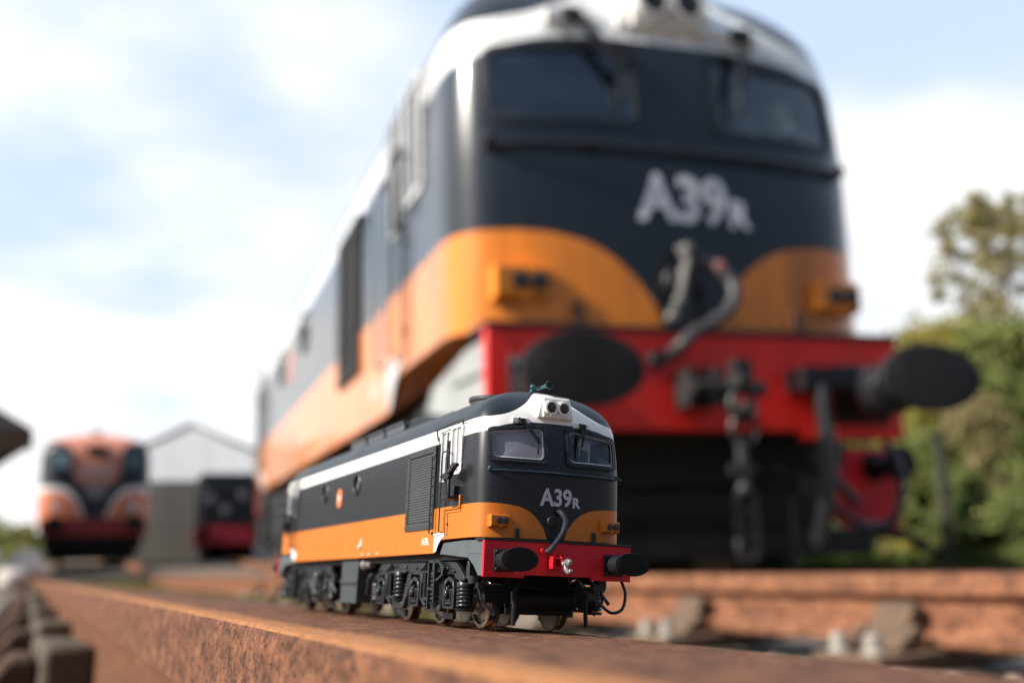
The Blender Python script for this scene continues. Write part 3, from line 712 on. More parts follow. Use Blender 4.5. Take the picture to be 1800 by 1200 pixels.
            for yc in (5.42, 3.38, 1.62):
                a = MB().box((xa + .02, yc, .55), (.13, .24, .2)); a.lathe([(xa - .05, .085), (xa - .10, .08), (xa - .11, .05)], (0, yc, .56), 0, 14)
                a.bb(xa - .03, xb, yc - .15, yc - .11, .36, .66); a.bb(xa - .03, xb, yc + .11, yc + .15, .36, .66); a.ribbon([(yc - .06, .70), (yc, .60), (yc + .05, .68)], .035, xa - .06, xa, 0); a.box((xa, yc, .42), (.08, .2, .05))
                fx(a).build('axle_box', M['bogiegrey'], bo, bevel=.008)
            for yc, z0, h, rad in ((4.32, .46, .44, .125), (2.27, .44, .44, .125), (1.02, .36, .36, .125), (5.82, .38, .30, .10)):
                sp_ = MB().helix((-1.16, yc, z0), rad, h, 6, .03, 6); sp_.lathe([(z0 - .06, rad + .02), (z0 - .01, rad + .04)], (-1.16, yc, 0), 2, 14); sp_.lathe([(z0 + h, rad + .03), (z0 + h + .04, rad + .02)], (-1.16, yc, 0), 2, 14)
                sp_.lathe([(z0, rad * .45), (z0 + h, rad * .45)], (-1.16, yc, 0), 2, 8)
                fx(sp_).build('coil_spring', M['bogiegrey'], bo, smooth=60)
            l = MB()
            for yc in (4.78, 2.78): l.tube([(xa - .03, yc, .92), (xa - .03, yc, .5)], .035, 8); l.tube([(xa - .05, yc + .12, .75), (xa - .05, yc + .14, .48)], .03, 6); l.prism([(yc + .2, .50), (yc - .4, .50), (yc - .5, .46), (yc + .0, .44)], xa - .05, xb, 0); l.tube([(xa - .04, yc + .2, .49), (xa - .04, yc - .1, .36)], .025); l.tube([(xa - .05, yc + .2, .96), (xa - .05, yc - .1, 1.06)], .03)
            l.tube([(xa, 1.15, .78), (xa, 1.0, .60), (xa, .9, .45)], .035); l.box((xa + .05, .78, .92), (.16, .14, .22)); l.lathe([(.74, .09), (.86, .09)], (xa + .05, .72, 0), 2, 10); l.tube([(xa + .03, .9, 1.08), (xa + .03, .72, .9)], .03)
            fx(l).build('spring_link', M['bogiegrey'], bo, smooth=40)
            l = MB().ribbon([(2.42, .30), (2.42, 1.06), (2.34, 1.10), (2.2, 1.09), (2.15, 1.04), (2.12, .4)], .045, xa - .12, xa - .05, 0)
            l.ribbon([(2.2, 1.09), (2.0, 1.10), (1.75, .98), (1.78, .88), (2.0, .80), (2.15, .78)], .04, xa - .10, xa - .04, 0)
            l.bb(xa - .12, xa - .05, 2.12, 2.42, .62, .66); l.lathe([(xa, .09), (xa - .05, .09)], (0, 1.9, .96), 0, 12)
            fx(l).build('foot_step', M['teal_dark'], bo, bevel=.006)
            l = MB().tube(smooth_path([(xa - .02, 5.98, .9), (xa - .06, 6.1, .8), (xa - .05, 6.18, .6), (xa - .02, 6.3, .5)]), .05, 8); l.bb(xa, xb, 5.9, 6.15, .74, .92); fx(l).build('sand_pipe', M['bogiegrey'], bo)
            for yc in (4.9, 2.35): fx(MB().box((-.92, yc, .2), (.06, .5, .1)).tube([(-.92, yc + .2, .2), (-.92, yc + .2, .6)], .03)).build('brake_hanger', M['bogiegrey'], bo)
            fx(MB().box((-.66, .92, .4), (.1, .1, .3))).build('brake_block', M['bogiegrey'], bo)
            l = MB().tube([(-1.1, .62, .7), (-1.08, .55, .5), (-.9, .5, .3)], .022, 6); l.box((-1.1, .62, .72), (.08, .1, .1)); fx(l).build('sand_nozzle', M['bogiegrey'], bo)
    return root

# ------------------------------------------------------------------ shared materials
OR_LO = [(0, 0)]
def orange_hi(dz): return [(0, .9), (.10, .95), (.125, 1.25), (.15, 1.42), (.19, 1.57), (.28, 1.71), (.36, 1.80), (.54, 1.915 + dz * .5), (.75, 1.965 + dz), (.95, 1.985 + dz), (1.3, 1.99 + dz)]
def w_lo(d): return [(0, 3.335 + d), (.2, 3.335 + d), (.65, 3.30 + d), (.95, 3.235 + d), (1.15, 3.15 + d), (1.3, 3.127 + d)]
def w_hi(d): return [(0, 4.1), (.06, 4.0 + d), (.13, 3.93 + d), (.20, 3.89 + d), (.32, 3.79 + d), (.49, 3.645 + d), (.78, 3.475 + d), (1.0, 3.41 + d), (1.2, 3.385 + d), (1.3, 3.38 + d)]
ORANGE = (.50, .138, .006); RED = (.58, .004, .014); WHITE = (.80, .78, .74); BLACK = (.0045, .0065, .009)
GL = glass_mat('cab_glass'); 
SH = dict(
    white=paint('white_paint', WHITE, .45, var=.03), black=paint('black_paint', (.006, .008, .011), .42, var=.2), blueblack=paint('dark_blue_grey_rail', (.018, .04, .055), .4),
    teal=paint('teal_horn', (.009, .06, .068), .35), teal_dark=paint('dark_teal_step', (.011, .018, .021), .5), darkgrey=paint('dark_grey', (.035, .037, .04), .5), roofgrey=paint('roof_grey', (.07, .075, .085), .5),
    grey=paint('mid_grey', (.2, .2, .2), .5), beige=paint('beige_cab', (.20, .165, .11), .6), lining=paint('cab_lining', (.08, .075, .07), .6), seat=paint('seat_tan', (.34, .31, .26), .5),
    glass=GL, sideglass=GL, sheenglass=sky_sheen_glass('sky_sheen_glazing', .5, (.42, .43, .50)), alu=paint('pale_aluminium', (.62, .62, .62), .4, var=.06), lens=paint('dark_lens', (.03, .028, .03), .12, var=.3), numgrey=paint('grey_lettering', (.44, .45, .47), .5, var=.05),
    orange=paint('orange_paint', ORANGE, .42, var=.06), orange_mark=paint('orange_emblem', (.72, .16, .04), .45, var=.05), red=paint('red_paint', RED, .48, var=.1, bump=.05),
    hose=paint('grey_black_hose', (.025, .03, .04), .38, var=.3, scale=9), steel=paint('bare_steel', (.30, .29, .28), .4, .6, var=.3), bufferface=paint('black_buffer_face', (.007, .007, .0075), .7, spec=.2, var=.3, scale=6, bump=.15, bscale=25),
    chassis=paint('chassis_black', (.006, .006, .0065), .65, spec=.25), boxgrey=paint('box_grey', (.036, .045, .05), .5, var=.1), framegrey=paint('frame_grey', (.075, .092, .10), .5, var=.1), bogiegrey=paint('bogie_grey', (.011, .014, .016), .30, var=.18, scale=5),
    wheel=paint('wheel_dark', (.03, .028, .026), .4, var=.3), tyre=paint('bronze_steel_tyre', (.32, .25, .19), .28, .9, var=.2), porthole=paint('porthole_reflective', (.30, .30, .30), .3, .3, var=.1), pane=paint('sky_pale_pane', (.36, .36, .36), .25, var=.05), meshgrey=paint('mesh_grey', (.075, .078, .08), .5), void=paint('shade_black', (.004, .004, .004), .9), rustpaint=paint('rusty_iron', (.12, .045, .02), .7))  # side panes' pale colour stands for bright sky reflected in the glass
SH['livery'] = livery('model_livery', BLACK, [(OR_LO, orange_hi(0), ORANGE, None), (w_lo(0), w_hi(0), WHITE, (1.6, LB, 1.15))], rough=.40, var=.05, dust=.25, spec=.5)
SH['oilsteel'] = paint('oily_steel', (.036, .035, .034), .45, .3, var=.4, scale=6)
RL = dict(SH)
RL.update(dullsteel=paint('dull_steel', (.12, .115, .11), .5, .4, var=.35, scale=6), chassis=paint('dusty_chassis', (.016, .0155, .015), .7, var=.4, scale=4), sideglass=GL, lining=paint('dim_cab_lining', (.13, .20, .26), .7), seat=paint('dim_seat', (.06, .05, .045), .6), darkgrey=paint('soot_grey', (.012, .012, .013), .6), meshgrey=paint('soot_mesh', (.02, .02, .02), .6),
    livery=livery('locomotive_livery', (.007, .009, .013), [(OR_LO, orange_hi(.03), (.74, .215, .014), None), ([(x, z - .05 * max(0, 1 - x / 1.1)) for x, z in w_lo(-.06)], w_hi(-.06), (.78, .78, .76), (1.6, LB, 1.15))], rough=.3, var=.34, streak=1, coat=.7, spec=.4),
    red=paint('weathered_red_paint', (.86, .020, .012), .38, var=.12, scale=2.5, streak=True, dirt=(.35, .04, .02), dirt_amt=.3), bufferface=paint('greasy_buffer_face', (.020, .020, .0205), .65, spec=.3, var=.4, scale=3, streak=True, dirt=(.07, .03, .016), dirt_amt=.3),
    framegrey=paint('weathered_frame_grey', (.34, .35, .345), .5, var=.15), orange=paint('weathered_orange', (.74, .23, .02), .42, var=.1), hose=paint('rubber_hose', (.045, .042, .045), .5, var=.3), pink=paint('faded_red_tap', (.22, .06, .055), .5), numgrey=paint('pale_lettering', (.82, .83, .87), .5),
    bogiegrey=paint('grimy_bogie', (.03, .03, .03), .7, var=.3), black=paint('grimy_black', (.014, .015, .018), .38, var=.3), glass=glass_mat('locomotive_glass', (.50, .62, .68), 2.1))

# ------------------------------------------------------------------ frames fitted to the photograph
def rot(yaw, tx, ty): return Matrix.Rotation(yaw, 4, 'Z') @ Matrix.Rotation(tx, 4, 'X') @ Matrix.Rotation(ty, 4, 'Y')
MYAW, MTX, MTY = .4234, -.0211, .0662
P_MODEL = Vector((.0081, .2242, CAMZ - .0187))
M_MODEL = Matrix.Translation(P_MODEL) @ rot(MYAW, MTX, MTY)
P_REAL = Vector((1.0621, 5.742, 0))
M_REAL = Matrix.Translation(P_REAL) @ rot(.3103, 0, -.0061)

model = empty('model_locomotive', M_MODEL @ Matrix.Scale(1 / 76.2, 4), 'small black and orange scale model diesel locomotive standing on the rusty rail in front', 'model train')
build_loco(model, SH, False)
big = empty('diesel_locomotive', M_REAL, 'full size black and orange diesel locomotive with red buffer beam towering behind the model', 'locomotive')
build_loco(big, RL, True)

# ------------------------------------------------------------------ rails
RUSTC = [(.042, .019, .013), (.118, .050, .028), (.20, .085, .043), (.34, .155, .070), (.038, .020, .015)]
rail_m = rust_mat('rusty_rail', RUSTC, 1.0, .95, band=(-.023, -.013, (.42, .185, .070)))
rail_m2 = rust_mat('rusty_rail_far', [(.09, .042, .027), (.20, .086, .046), (.29, .126, .066), (.38, .18, .095), (.11, .052, .034)], .16, .5)
def rail_profile(hd=.040, h=.145):
    r = .0022
    return [(-.010, -hd - (.012 if hd > .03 else .002)), (-.034, -hd), (-.034, -r), (-.0336, -.0008), (-.0326, -.0002), (-.031, 0), (.031, 0), (.0326, -.0002), (.0336, -.0008), (.034, -r), (.034, -hd), (.010, -hd - .012),
            (.009, -.105), (.032, -.115), (.035, -.12), (.035, -h + .006), (.030, -h), (-.030, -h), (-.035, -h + .006), (-.035, -.12), (-.032, -.115), (-.009, -.105)]
def make_rail(name, M, y0, y1, mat, label, step=1.0, hd=.040):
    pr = rail_profile(hd); n = len(pr); m = MB(); vs = []; fs = []
    k = int((y1 - y0) / step)
    for i in range(k + 1):
        y = y0 + (y1 - y0) * i / k; vs += [(x, y, z) for x, z in pr]
    for i in range(k):
        for j in range(n): fs.append((i * n + j, i * n + (j + 1) % n, (i + 1) * n + (j + 1) % n, (i + 1) * n + j))
    fs += [list(range(n)), [k * n + j for j in range(n)][::-1]]
    m.add(vs, fs); o = m.build(name, mat, None, smooth=28); o.matrix_world = M
    return tag(o, label, 'rail')
M_TRK = M_MODEL @ Matrix.Translation((-.022, 0, 0))             # near rail, leaning inwards with the model
make_rail('rail', M_TRK, -2.0, 28.0, rail_m, 'nearest rusty rail, on whose broad head the small model stands', hd=.0205)
CANT = .019
M_CANT = Matrix.Translation(M_TRK.translation) @ rot(MYAW, MTX, CANT)
M_MID = M_CANT @ Matrix.Translation((1.635, 0, 0)) @ Matrix.Rotation(-.05, 4, 'Y')
make_rail('rail', M_MID, -2.0, 28.0, rail_m2, 'second rusty rail, behind the model at right, held by chairs with pale bolts')

# chairs, keys and sleepers of that track
iron = rust_mat('chair_iron', [(.055, .034, .024), (.11, .072, .048), (.175, .118, .08), (.24, .165, .11), (.05, .033, .024)], .5, .5)
rust_iron = rust_mat('rusty_chair_iron', [(.03, .017, .011), (.065, .034, .021), (.105, .056, .034), (.15, .085, .052), (.028, .017, .012)], .5, .5)
keywood = paint('oak_key', (.07, .048, .03), .8, var=.35, scale=20, bump=.4, bscale=90)
boltm = paint('pale_bolt', (.27, .24, .20), .6, .0, var=.25, scale=30)
tie = paint('weathered_sleeper', (.12, .095, .072), .85, var=.4, scale=6, bump=.5, bscale=40)
def make_chair(side):
    """bullhead chair; side=+1: the outer jaw with its wooden key is at -x"""
    t = empty('rail_chair')
    b = MB().box((0, 0, -.165), (.40, .20, .036)); b.box((0, 0, -.152), (.16, .19, .012))
    # inner jaw tight against the web, ribbed
    b.prism([(.013 * 1, -.10), (.03, -.055), (.05, -.055), (.075, -.10), (.13, -.15), (.04, -.15), (.04, -.115), (.013, -.108)], -.055, .055, 1)
    b.prism([(.07, -.095), (.15, -.148), (.06, -.148)], -.085, -.06, 1); b.prism([(.07, -.095), (.15, -.148), (.06, -.148)], .06, .085, 1)
    b.prism([(-.062, -.066), (-.085, -.066), (-.11, -.10), (-.15, -.15), (-.06, -.15), (-.055, -.11)], -.06, .06, 1)
    if side < 0: b.mirror_x()
    b.build('chair_body', iron if side < 0 else rust_iron, t, bevel=.006)
    k = MB().box((-.037 * side, 0, -.080), (.046, .19, .055), Matrix.Rotation(.05, 3, 'Z')); k.build('key', keywood, t, bevel=.006)
    for x, y in ((.165, .05), (.165, -.05), (-.165, .0)):
        m = MB().lathe([(-.150, .026), (-.142, .026), (-.14, .018), (-.115, .018), (-.108, .012)], (x * side, y, 0), 2, 8); m.build('bolt', boltm, t, bevel=.003)
    return t
def sleeper(M, y, label, grp):
    m = MB().box((.8, y, -.255), (2.6, .25, .13)); o = m.build('sleeper', tie, None, bevel=.012); o.matrix_world = M
    return tag(o, label, 'sleeper', grp)
CH1, CH2 = make_chair(1), make_chair(-1)
ys = [-.5 + .26, 1.0, 1.57, 2.34, 3.18, 3.93, 4.68, 5.43, 6.18, 6.93, 7.68, 8.43]
lab_near = {1: 'iron chair with wooden key under the near rail at lower left corner'}
lab_mid = {2: 'iron chair with tilted grey jaw at far right of the second rail', 3: 'tan iron chair on the second rail, first to the right of the model', 1: 'iron chair at the frame edge on the second rail'}
first = [True, True]
for i, y in enumerate(ys):
    for j, (base, M) in enumerate(((CH1, M_TRK), (CH2, M_MID))):
        if j == 1 and i == 0: continue
        c = base if first[j] else copy_tree(base); first[j] = False
        c.matrix_world = M @ Matrix.Translation((0, y, 0))
        lb = (lab_near if j == 0 else lab_mid).get(i)
        tag(c, lb or ('rusty iron chair under the near rail farther along behind the model' if j == 0 else 'rusty iron chair on the second rail behind the model locomotive'), 'rail chair', 'chairs under the near rail' if j == 0 else 'chairs under the second rail')
    sleeper(M_CANT, y, 'weathered timber sleeper bedded in ballast under the siding rails', 'siding sleepers')

# ------------------------------------------------------------------ ground
Ti = M_CANT.inverted()
def hgt(x, y):
    base = -.17
    q = Ti @ Vector((x, y, 0)); lat, s = q.x, q.y
    pz = (M_CANT @ Vector((lat, s, -.215))).z if -60 < s < 60 else base
    if lat < -.75: w = max(0, 1 - (-.75 - lat) / .9)
    elif lat > 1.95: w = max(0, 1 - (lat - 1.95) / .42)
    else: w = 1
    w = w * w * (3 - 2 * w)
    return max(base, base + (pz - base) * w) + .012 * math.sin(x * 7.1 + y * 3.3) * math.sin(y * 5.7 - x * 2.1)
def axis(lo, hi, dense_lo, dense_hi, fine, coarse):
    a = []; x = lo
    while x < hi:
        a.append(x); d = 0 if dense_lo <= x <= dense_hi else min(abs(x - dense_lo), abs(x - dense_hi))
        x += fine + min(coarse, d * .25)
    return a + [hi]
gx = axis(-400, 400, -5, 6, .11, 60); gy = axis(-12, 900, -2, 13, .14, 60)
m = MB(); nx = len(gx)
m.add([(x, y, hgt(x, y)) for y in gy for x in gx], [(j * nx + i, j * nx + i + 1, (j + 1) * nx + i + 1, (j + 1) * nx + i) for j in range(len(gy) - 1) for i in range(nx - 1)])
gm, nt, b = new_mat('ground_earth')
tc = nt.nodes.new('ShaderNodeTexCoord')
n1 = nt.nodes.new('ShaderNodeTexNoise'); n1.inputs['Scale'].default_value = .55; n1.inputs['Detail'].default_value = 6; nt.links.new(tc.outputs['Object'], n1.inputs['Vector'])
v1 = nt.nodes.new('ShaderNodeTexVoronoi'); v1.inputs['Scale'].default_value = 22; nt.links.new(tc.outputs['Object'], v1.inputs['Vector'])
r1 = nt.nodes.new('ShaderNodeValToRGB'); e = r1.color_ramp.elements
e[0].position = .36; e[0].color = (.075, .085, .028, 1); e[1].position = .62; e[1].color = (.20, .125, .085, 1)
x_ = e.new(.47); x_.color = (.17, .12, .08, 1)
nt.links.new(n1.outputs['Fac'], r1.inputs['Fac'])
mx = nt.nodes.new('ShaderNodeMix'); mx.data_type = 'RGBA'; mx.blend_type = 'MULTIPLY'; mx.inputs['Factor'].default_value = .6
nt.links.new(r1.outputs['Color'], mx.inputs['A']); nt.links.new(v1.outputs['Color'], mx.inputs['B']); nt.links.new(mx.outputs['Result'], b.inputs['Base Color'])
b.inputs['Roughness'].default_value = .95
bp = nt.nodes.new('ShaderNodeBump'); bp.inputs['Strength'].default_value = .8; bp.inputs['Distance'].default_value = .03; nt.links.new(v1.outputs['Distance'], bp.inputs['Height']); nt.links.new(bp.outputs['Normal'], b.inputs['Normal'])
tag(m.build('ground', gm, None, smooth=180, fix=False), kind='structure')

# ballast stones (stuff)
bal = paint('ballast_stone', (.24, .17, .13), .9, var=.45, scale=14, bump=.3, bscale=60)
m = MB(); rnd = random.Random(3)
ico = bmesh.new(); bmesh.ops.create_icosphere(ico, subdivisions=1, radius=1); iv = [v.co.copy() for v in ico.verts]; iff = [[v.index for v in f.verts] for f in ico.faces]; ico.free()
for k in range(8500):
    s = -1.0 + rnd.random() ** 1.6 * 11; lat = rnd.uniform(-.75, 2.2)
    if min(abs(lat), abs(lat - 1.635)) < .06 : continue
    p = M_CANT @ Vector((lat, s, 0)); 
    if p.xy.length < .25: continue
    r = rnd.uniform(.011, .028)
    inter = min(abs(s - y) for y in ys)
    if inter < .14: continue
    z = hgt(p.x, p.y) + rnd.uniform(-.2, .6) * r
    R = Matrix.Rotation(rnd.uniform(0, 6), 3, 'X') @ Matrix.Rotation(rnd.uniform(0, 6), 3, 'Z')
    sc = (rnd.uniform(.7, 1.2) * r, rnd.uniform(.6, 1.1) * r, rnd.uniform(.5, .9) * r)
    m.add([Vector((p.x, p.y, z)) + R @ Vector((v.x * sc[0], v.y * sc[1], v.z * sc[2])) for v in iv], iff)
tag(m.build('ballast', bal, None, smooth=0, fix=False), 'loose brown ballast stones between the rails', 'ballast', kind='stuff')

# grass tufts beyond the near rail and along the tracks (stuff)
def grass(name, n, area, h, mat, label, seed):
    m = MB(); rnd = random.Random(seed)
    for k in range(n):
        x, y = area(rnd); z = hgt(x, y); hh = h * rnd.uniform(.5, 1.2); a = rnd.uniform(0, 2 * PI); w = hh * .035
        dx, dy = math.cos(a) * w, math.sin(a) * w; bx, by = rnd.uniform(-.35, .35) * hh, rnd.uniform(-.35, .35) * hh
        m.add([(x - dx, y - dy, z), (x + dx, y + dy, z), (x + bx * .4 + dx * .6, y + by * .4 + dy * .6, z + hh * .6), (x + bx, y + by, z + hh)], [(0, 1, 2), (0, 2, 3)])
    return tag(m.build(name, mat, None, smooth=0, fix=False), label, 'grass', kind='stuff')
gr_m = foliage_mat('grass_green', (.10, .105, .025), (.20, .17, .06))
def trk_pt(lat, s): p = M_CANT @ Vector((lat, s, 0)); return p.x, p.y
grass('grass', 9000, lambda r: trk_pt(r.uniform(.35, 1.35), r.uniform(3.2, 16)), .10, gr_m, 'short yellow green grass between the siding rails', 5)
gr_g = foliage_mat('verge_green', (.04, .085, .015), (.11, .15, .03))
grass('grass', 16000, lambda r: (r.uniform(1, 14), r.uniform(12, 21)), .28, gr_g, 'lush green verge grass beyond the large locomotive', 6)

# running line under the big locomotive
def plain_track(M, y0, y1, grp, lab, n_sl):
    for s, w in ((-1, 'left'), (1, 'right')):
        make_rail('rail', M @ Matrix.Translation((s * .835, 0, 0)), y0, y1, rail_m2, lab % w)
    base = None
    for i in range(n_sl):
        y = y0 + .4 + i * .75
        m = MB().box((0, y, -.215), (2.6, .25, .13)) if base is None else None
        if base is None: base = o = m.build('sleeper', tie, None, bevel=.012); o.matrix_world = M
        else: o = base.copy(); COL.objects.link(o); o.matrix_world = M @ Matrix.Translation((0, i * .75, 0))
        tag(o, grp[0], 'sleeper', grp[1])
plain_track(M_REAL, -1.2, 34, ('timber sleeper under the large black and orange locomotive', 'sleepers of the locomotive track'), '%s hand rail of the track carrying the large locomotive', 24)

# ------------------------------------------------------------------ pixel ray (only to place distant things at a chosen distance)
A_, RO_, F_ = .1865, -.02, 1870.97
fw = Vector((0, math.cos(A_), math.sin(A_))); up0 = Vector((0, -math.sin(A_), math.cos(A_))); rt0 = Vector((1, 0, 0))
rt = rt0 * math.cos(RO_) + up0 * math.sin(RO_); upv = -rt0 * math.sin(RO_) + up0 * math.cos(RO_)
def at(u, v, d):
    r = fw + rt * ((u - 900) / F_) + upv * ((600 - v) / F_)
    return Vector((0, 0, CAMZ)) + r * (d / r.y)
def gpos(u, d): p = at(u, 960, d); return Vector((p.x, p.y, -.17))

# ------------------------------------------------------------------ second locomotive, far left
p = gpos(163, 28.3)
ang = math.atan2(-p.x, p.y)
M2 = Matrix.Translation((p.x, p.y, .0)) @ Matrix.Rotation(ang + .03, 4, 'Z') @ Matrix.Diagonal((1, 1, .965, 1))
lo2 = empty('diesel_locomotive', M2, 'distant orange and black diesel locomotive with white chevrons facing forward at left', 'locomotive')
o_lo = [(0, .2), (.2, .3), (.28, 1.1), (.40, 1.45), (.62, 1.78), (.9, 1.9), (1.4, 1.92)]
liv2 = livery('distant_livery', (.012, .014, .02), [
    ([(0, 0)], [(x, z + .16) for x, z in o_lo], (.72, .68, .64), None), ([(0, 0)], o_lo, (.60, .18, .085), None),
    ([(0, 2.05), (.35, 2.1), (.62, 2.55), (.66, 3.1), (.9, 3.28), (1.4, 3.34)], [(0, 4.6)], (.62, .24, .15), None)], rough=.45, var=.08)
LEV2 = [(1.0, 1.38, 0), (2.2, 1.38, 0), (2.9, 1.37, .1), (3.2, 1.33, .2), (3.34, 1.22, .3), (3.45, .95, .45), (3.53, .5, .7), (3.55, .1, .9)]
m = MB(); us = [-1, -.995, -.97, -.9, -.75, -.5, -.25, 0]; us = us + [-u for u in us[::-1][1:]]
vs = []; n = 0
for z, w, yf in LEV2:
    ring = [(-w, 9)] + [(u * w, yf + .9 * (1 - max(0, 1 - abs(u) ** 4.6) ** (1 / 4.6))) for u in us] + [(w, 9)]
    ring += [(w, 15), (-w, 15)]; n = len(ring); vs += [(x, y, z) for x, y in ring]
fs = [(i * n + k, i * n + (k + 1) % n, (i + 1) * n + (k + 1) % n, (i + 1) * n + k) for i in range(len(LEV2) - 1) for k in range(n)] + [list(range(n))[::-1], [(len(LEV2) - 1) * n + k for k in range(n)]]
m.add(vs, fs); m.build('body', liv2, lo2, smooth=40)
for s in (-1, 1):
    w = MB().prism(rounded(s * .92 - .3, s * .92 + .3, 2.5, 3.05, .08), -.02, .5, 1)
    w.build('window', paint('distant_window_frame', (.02, .02, .025), .4), lo2)
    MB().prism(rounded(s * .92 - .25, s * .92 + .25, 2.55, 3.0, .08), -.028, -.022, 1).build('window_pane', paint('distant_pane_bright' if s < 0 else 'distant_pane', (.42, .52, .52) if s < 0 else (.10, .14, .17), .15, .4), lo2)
    b_ = MB().lathe([(.0, .14), (-.35, .13)], (s * .97, 0, 1.06), 1, 14); b_.lathe([(-.35, .22), (-.42, .22), (-.44, .1)], (s * .97, 0, 1.06), 1, 20); b_.build('buffer', SH['chassis'], lo2)
    MB().lathe([(0, .12), (-.06, .12), (-.08, .05)], (s * .95, 0, 1.5), 1, 14).build('headlight', SH['alu'], lo2)
MB().prism(rounded(-.26, .26, 2.95, 3.18, .05), -.04, .4, 1).build('number_box', SH['lens'], lo2)
MB().prism([(-.5, 2.62), (.5, 2.62), (.3, 2.25), (-.3, 2.25)], -.05, .02, 1).build('nose_panel', paint('faded_salmon', (.55, .33, .27), .5), lo2)
MB().prism([(-.22, 2.1), (.22, 2.1), (.26, 1.75), (-.26, 1.75)], -.05, .02, 1).build('nose_plate', SH['grey'], lo2)
MB().prism([(-1.3, .72), (1.3, .72), (1.3, 1.2), (-1.3, 1.2)], -.06, .0, 1).build('buffer_beam', paint('distant_red', (.22, .018, .018), .5), lo2)
MB().bb(-1.2, 1.2, .1, 14.8, .35, 1.0).build('underframe', SH['chassis'], lo2)
MB().bb(-1.1, 1.1, .5, 4.2, .08, .5).build('bogie', SH['chassis'], lo2)
for yc in (1.2, 3.0, 11.5, 13.5):
    for s in (-1, 1): MB().lathe([(s * .72, .5), (s * .86, .5)], (0, yc, .5), 0, 24).build('wheel', SH['wheel'], lo2)
MB().bb(-.15, .15, 1.0, 1.4, 3.5, 3.66).build('horn', SH['pink'] if 'pink' in SH else RL['pink'], lo2)
plain_track(M2 @ Matrix.Diagonal((1, 1, 1 / .965, 1)), -6, 20, ('timber sleeper in front of the distant orange locomotive', 'sleepers of the far track'), '%s hand rail under the distant orange locomotive', 20)

# ------------------------------------------------------------------ shed with white gable
p = gpos(327, 44)
M3 = Matrix.Translation((p.x, p.y, -.17)) @ Matrix.Rotation(.02, 4, 'Z')
shed = empty('engine_shed', M3, 'small gabled engine shed with white upper front and dark door', 'shed')
wm = paint('white_corrugated', (.74, .75, .78), .6, var=.08, scale=1.5, streak=True)
nt = wm.node_tree; b = nt.nodes['Principled BSDF']; tc = nt.nodes.new('ShaderNodeTexCoord'); wv = nt.nodes.new('ShaderNodeTexWave'); wv.inputs['Scale'].default_value = 3.2; wv.bands_direction = 'X'
nt.links.new(tc.outputs['Object'], wv.inputs['Vector']); bp = nt.nodes.new('ShaderNodeBump'); bp.inputs['Strength'].default_value = .5; bp.inputs['Distance'].default_value = .05
nt.links.new(wv.outputs['Fac'], bp.inputs['Height']); nt.links.new(bp.outputs['Normal'], b.inputs['Normal'])
w_ = 2.75
MB().prism([(-w_, 3.25), (-w_, 4.3), (0, 5.55), (w_, 4.3), (w_, 3.25)], 0, .15, 1).build('gable', wm, shed)
m = MB().bb(-w_, -w_ + .15, .15, 22, 0, 4.3); m.bb(w_ - .15, w_, .15, 22, 0, 4.3); m.bb(-w_, w_, 21.85, 22, 0, 4.3); m.bb(-w_, -w_ + .25, 0, .15, 0, 3.25); m.bb(w_ - .25, w_, 0, .15, 0, 3.25); m.build('wall', paint('shed_wall', (.2, .19, .18), .8, var=.2), shed)
m = MB(); 
for s in (-1, 1): m.prism([(0, 5.552), (s * (w_ + .2), 4.21), (s * (w_ + .2), 4.27), (0, 5.62)], -.06, 22.2, 1)
m.build('roof', paint('slate_roof', (.12, .12, .13), .7, var=.2), shed)
MB().bb(-w_ + .25, .55, -.04, .04, 0, 3.25).build('door', paint('grey_brown_door', (.085, .078, .07), .8, var=.25, scale=2, streak=True), shed)
m = MB().lathe([(4.6, .16), (6.1, .16), (6.12, .22), (6.2, .22)], (1.75, 6, 0), 2, 12); m.build('flue', paint('dark_flue', (.05, .05, .055), .6), shed)
# vehicle in its doorway
p = at(404, 960, 40); M4 = Matrix.Translation((p.x, p.y, 0)) @ Matrix.Rotation(math.atan2(-p.x, p.y) + .05, 4, 'Z')
v = empty('shunting_locomotive', M4, 'dark shunter with red buffer beam and round pale lamps at the shed mouth', 'locomotive')
MB().prism(rounded(-1.1, 1.1, 1.1, 2.7, .3), 0, 1.9, 1).build('bonnet', SH['black'], v, bevel=.05)
MB().prism(rounded(-1.2, 1.2, 1.1, 3.2, .3), 1.9, 4.5, 1).build('cab', SH['black'], v, bevel=.05)
MB().bb(-1.25, 1.25, -.15, 4.6, .45, 1.1).build('buffer_beam', paint('shed_red', (.38, .015, .03), .5), v, bevel=.02)
for x, z in ((-.72, 2.1), (.42, 2.25), (-.2, 1.7)): MB().lathe([(0, .18), (-.15, .18), (-.16, .12)], (x, 0, z), 1, 18).build('lamp', SH['grey'], v)
for s in (-1, 1): MB().lathe([(-.15, .12), (-.5, .12), (-.5, .2), (-.56, .2)], (s * .95, 0, .9), 1, 16).build('buffer', SH['chassis'], v)
for yc in (1, 3.2):
    for s in (-1, 1): MB().lathe([(s * .7, .48), (s * .85, .48)], (0, yc, .48), 0, 20).build('wheel', SH['wheel'], v)

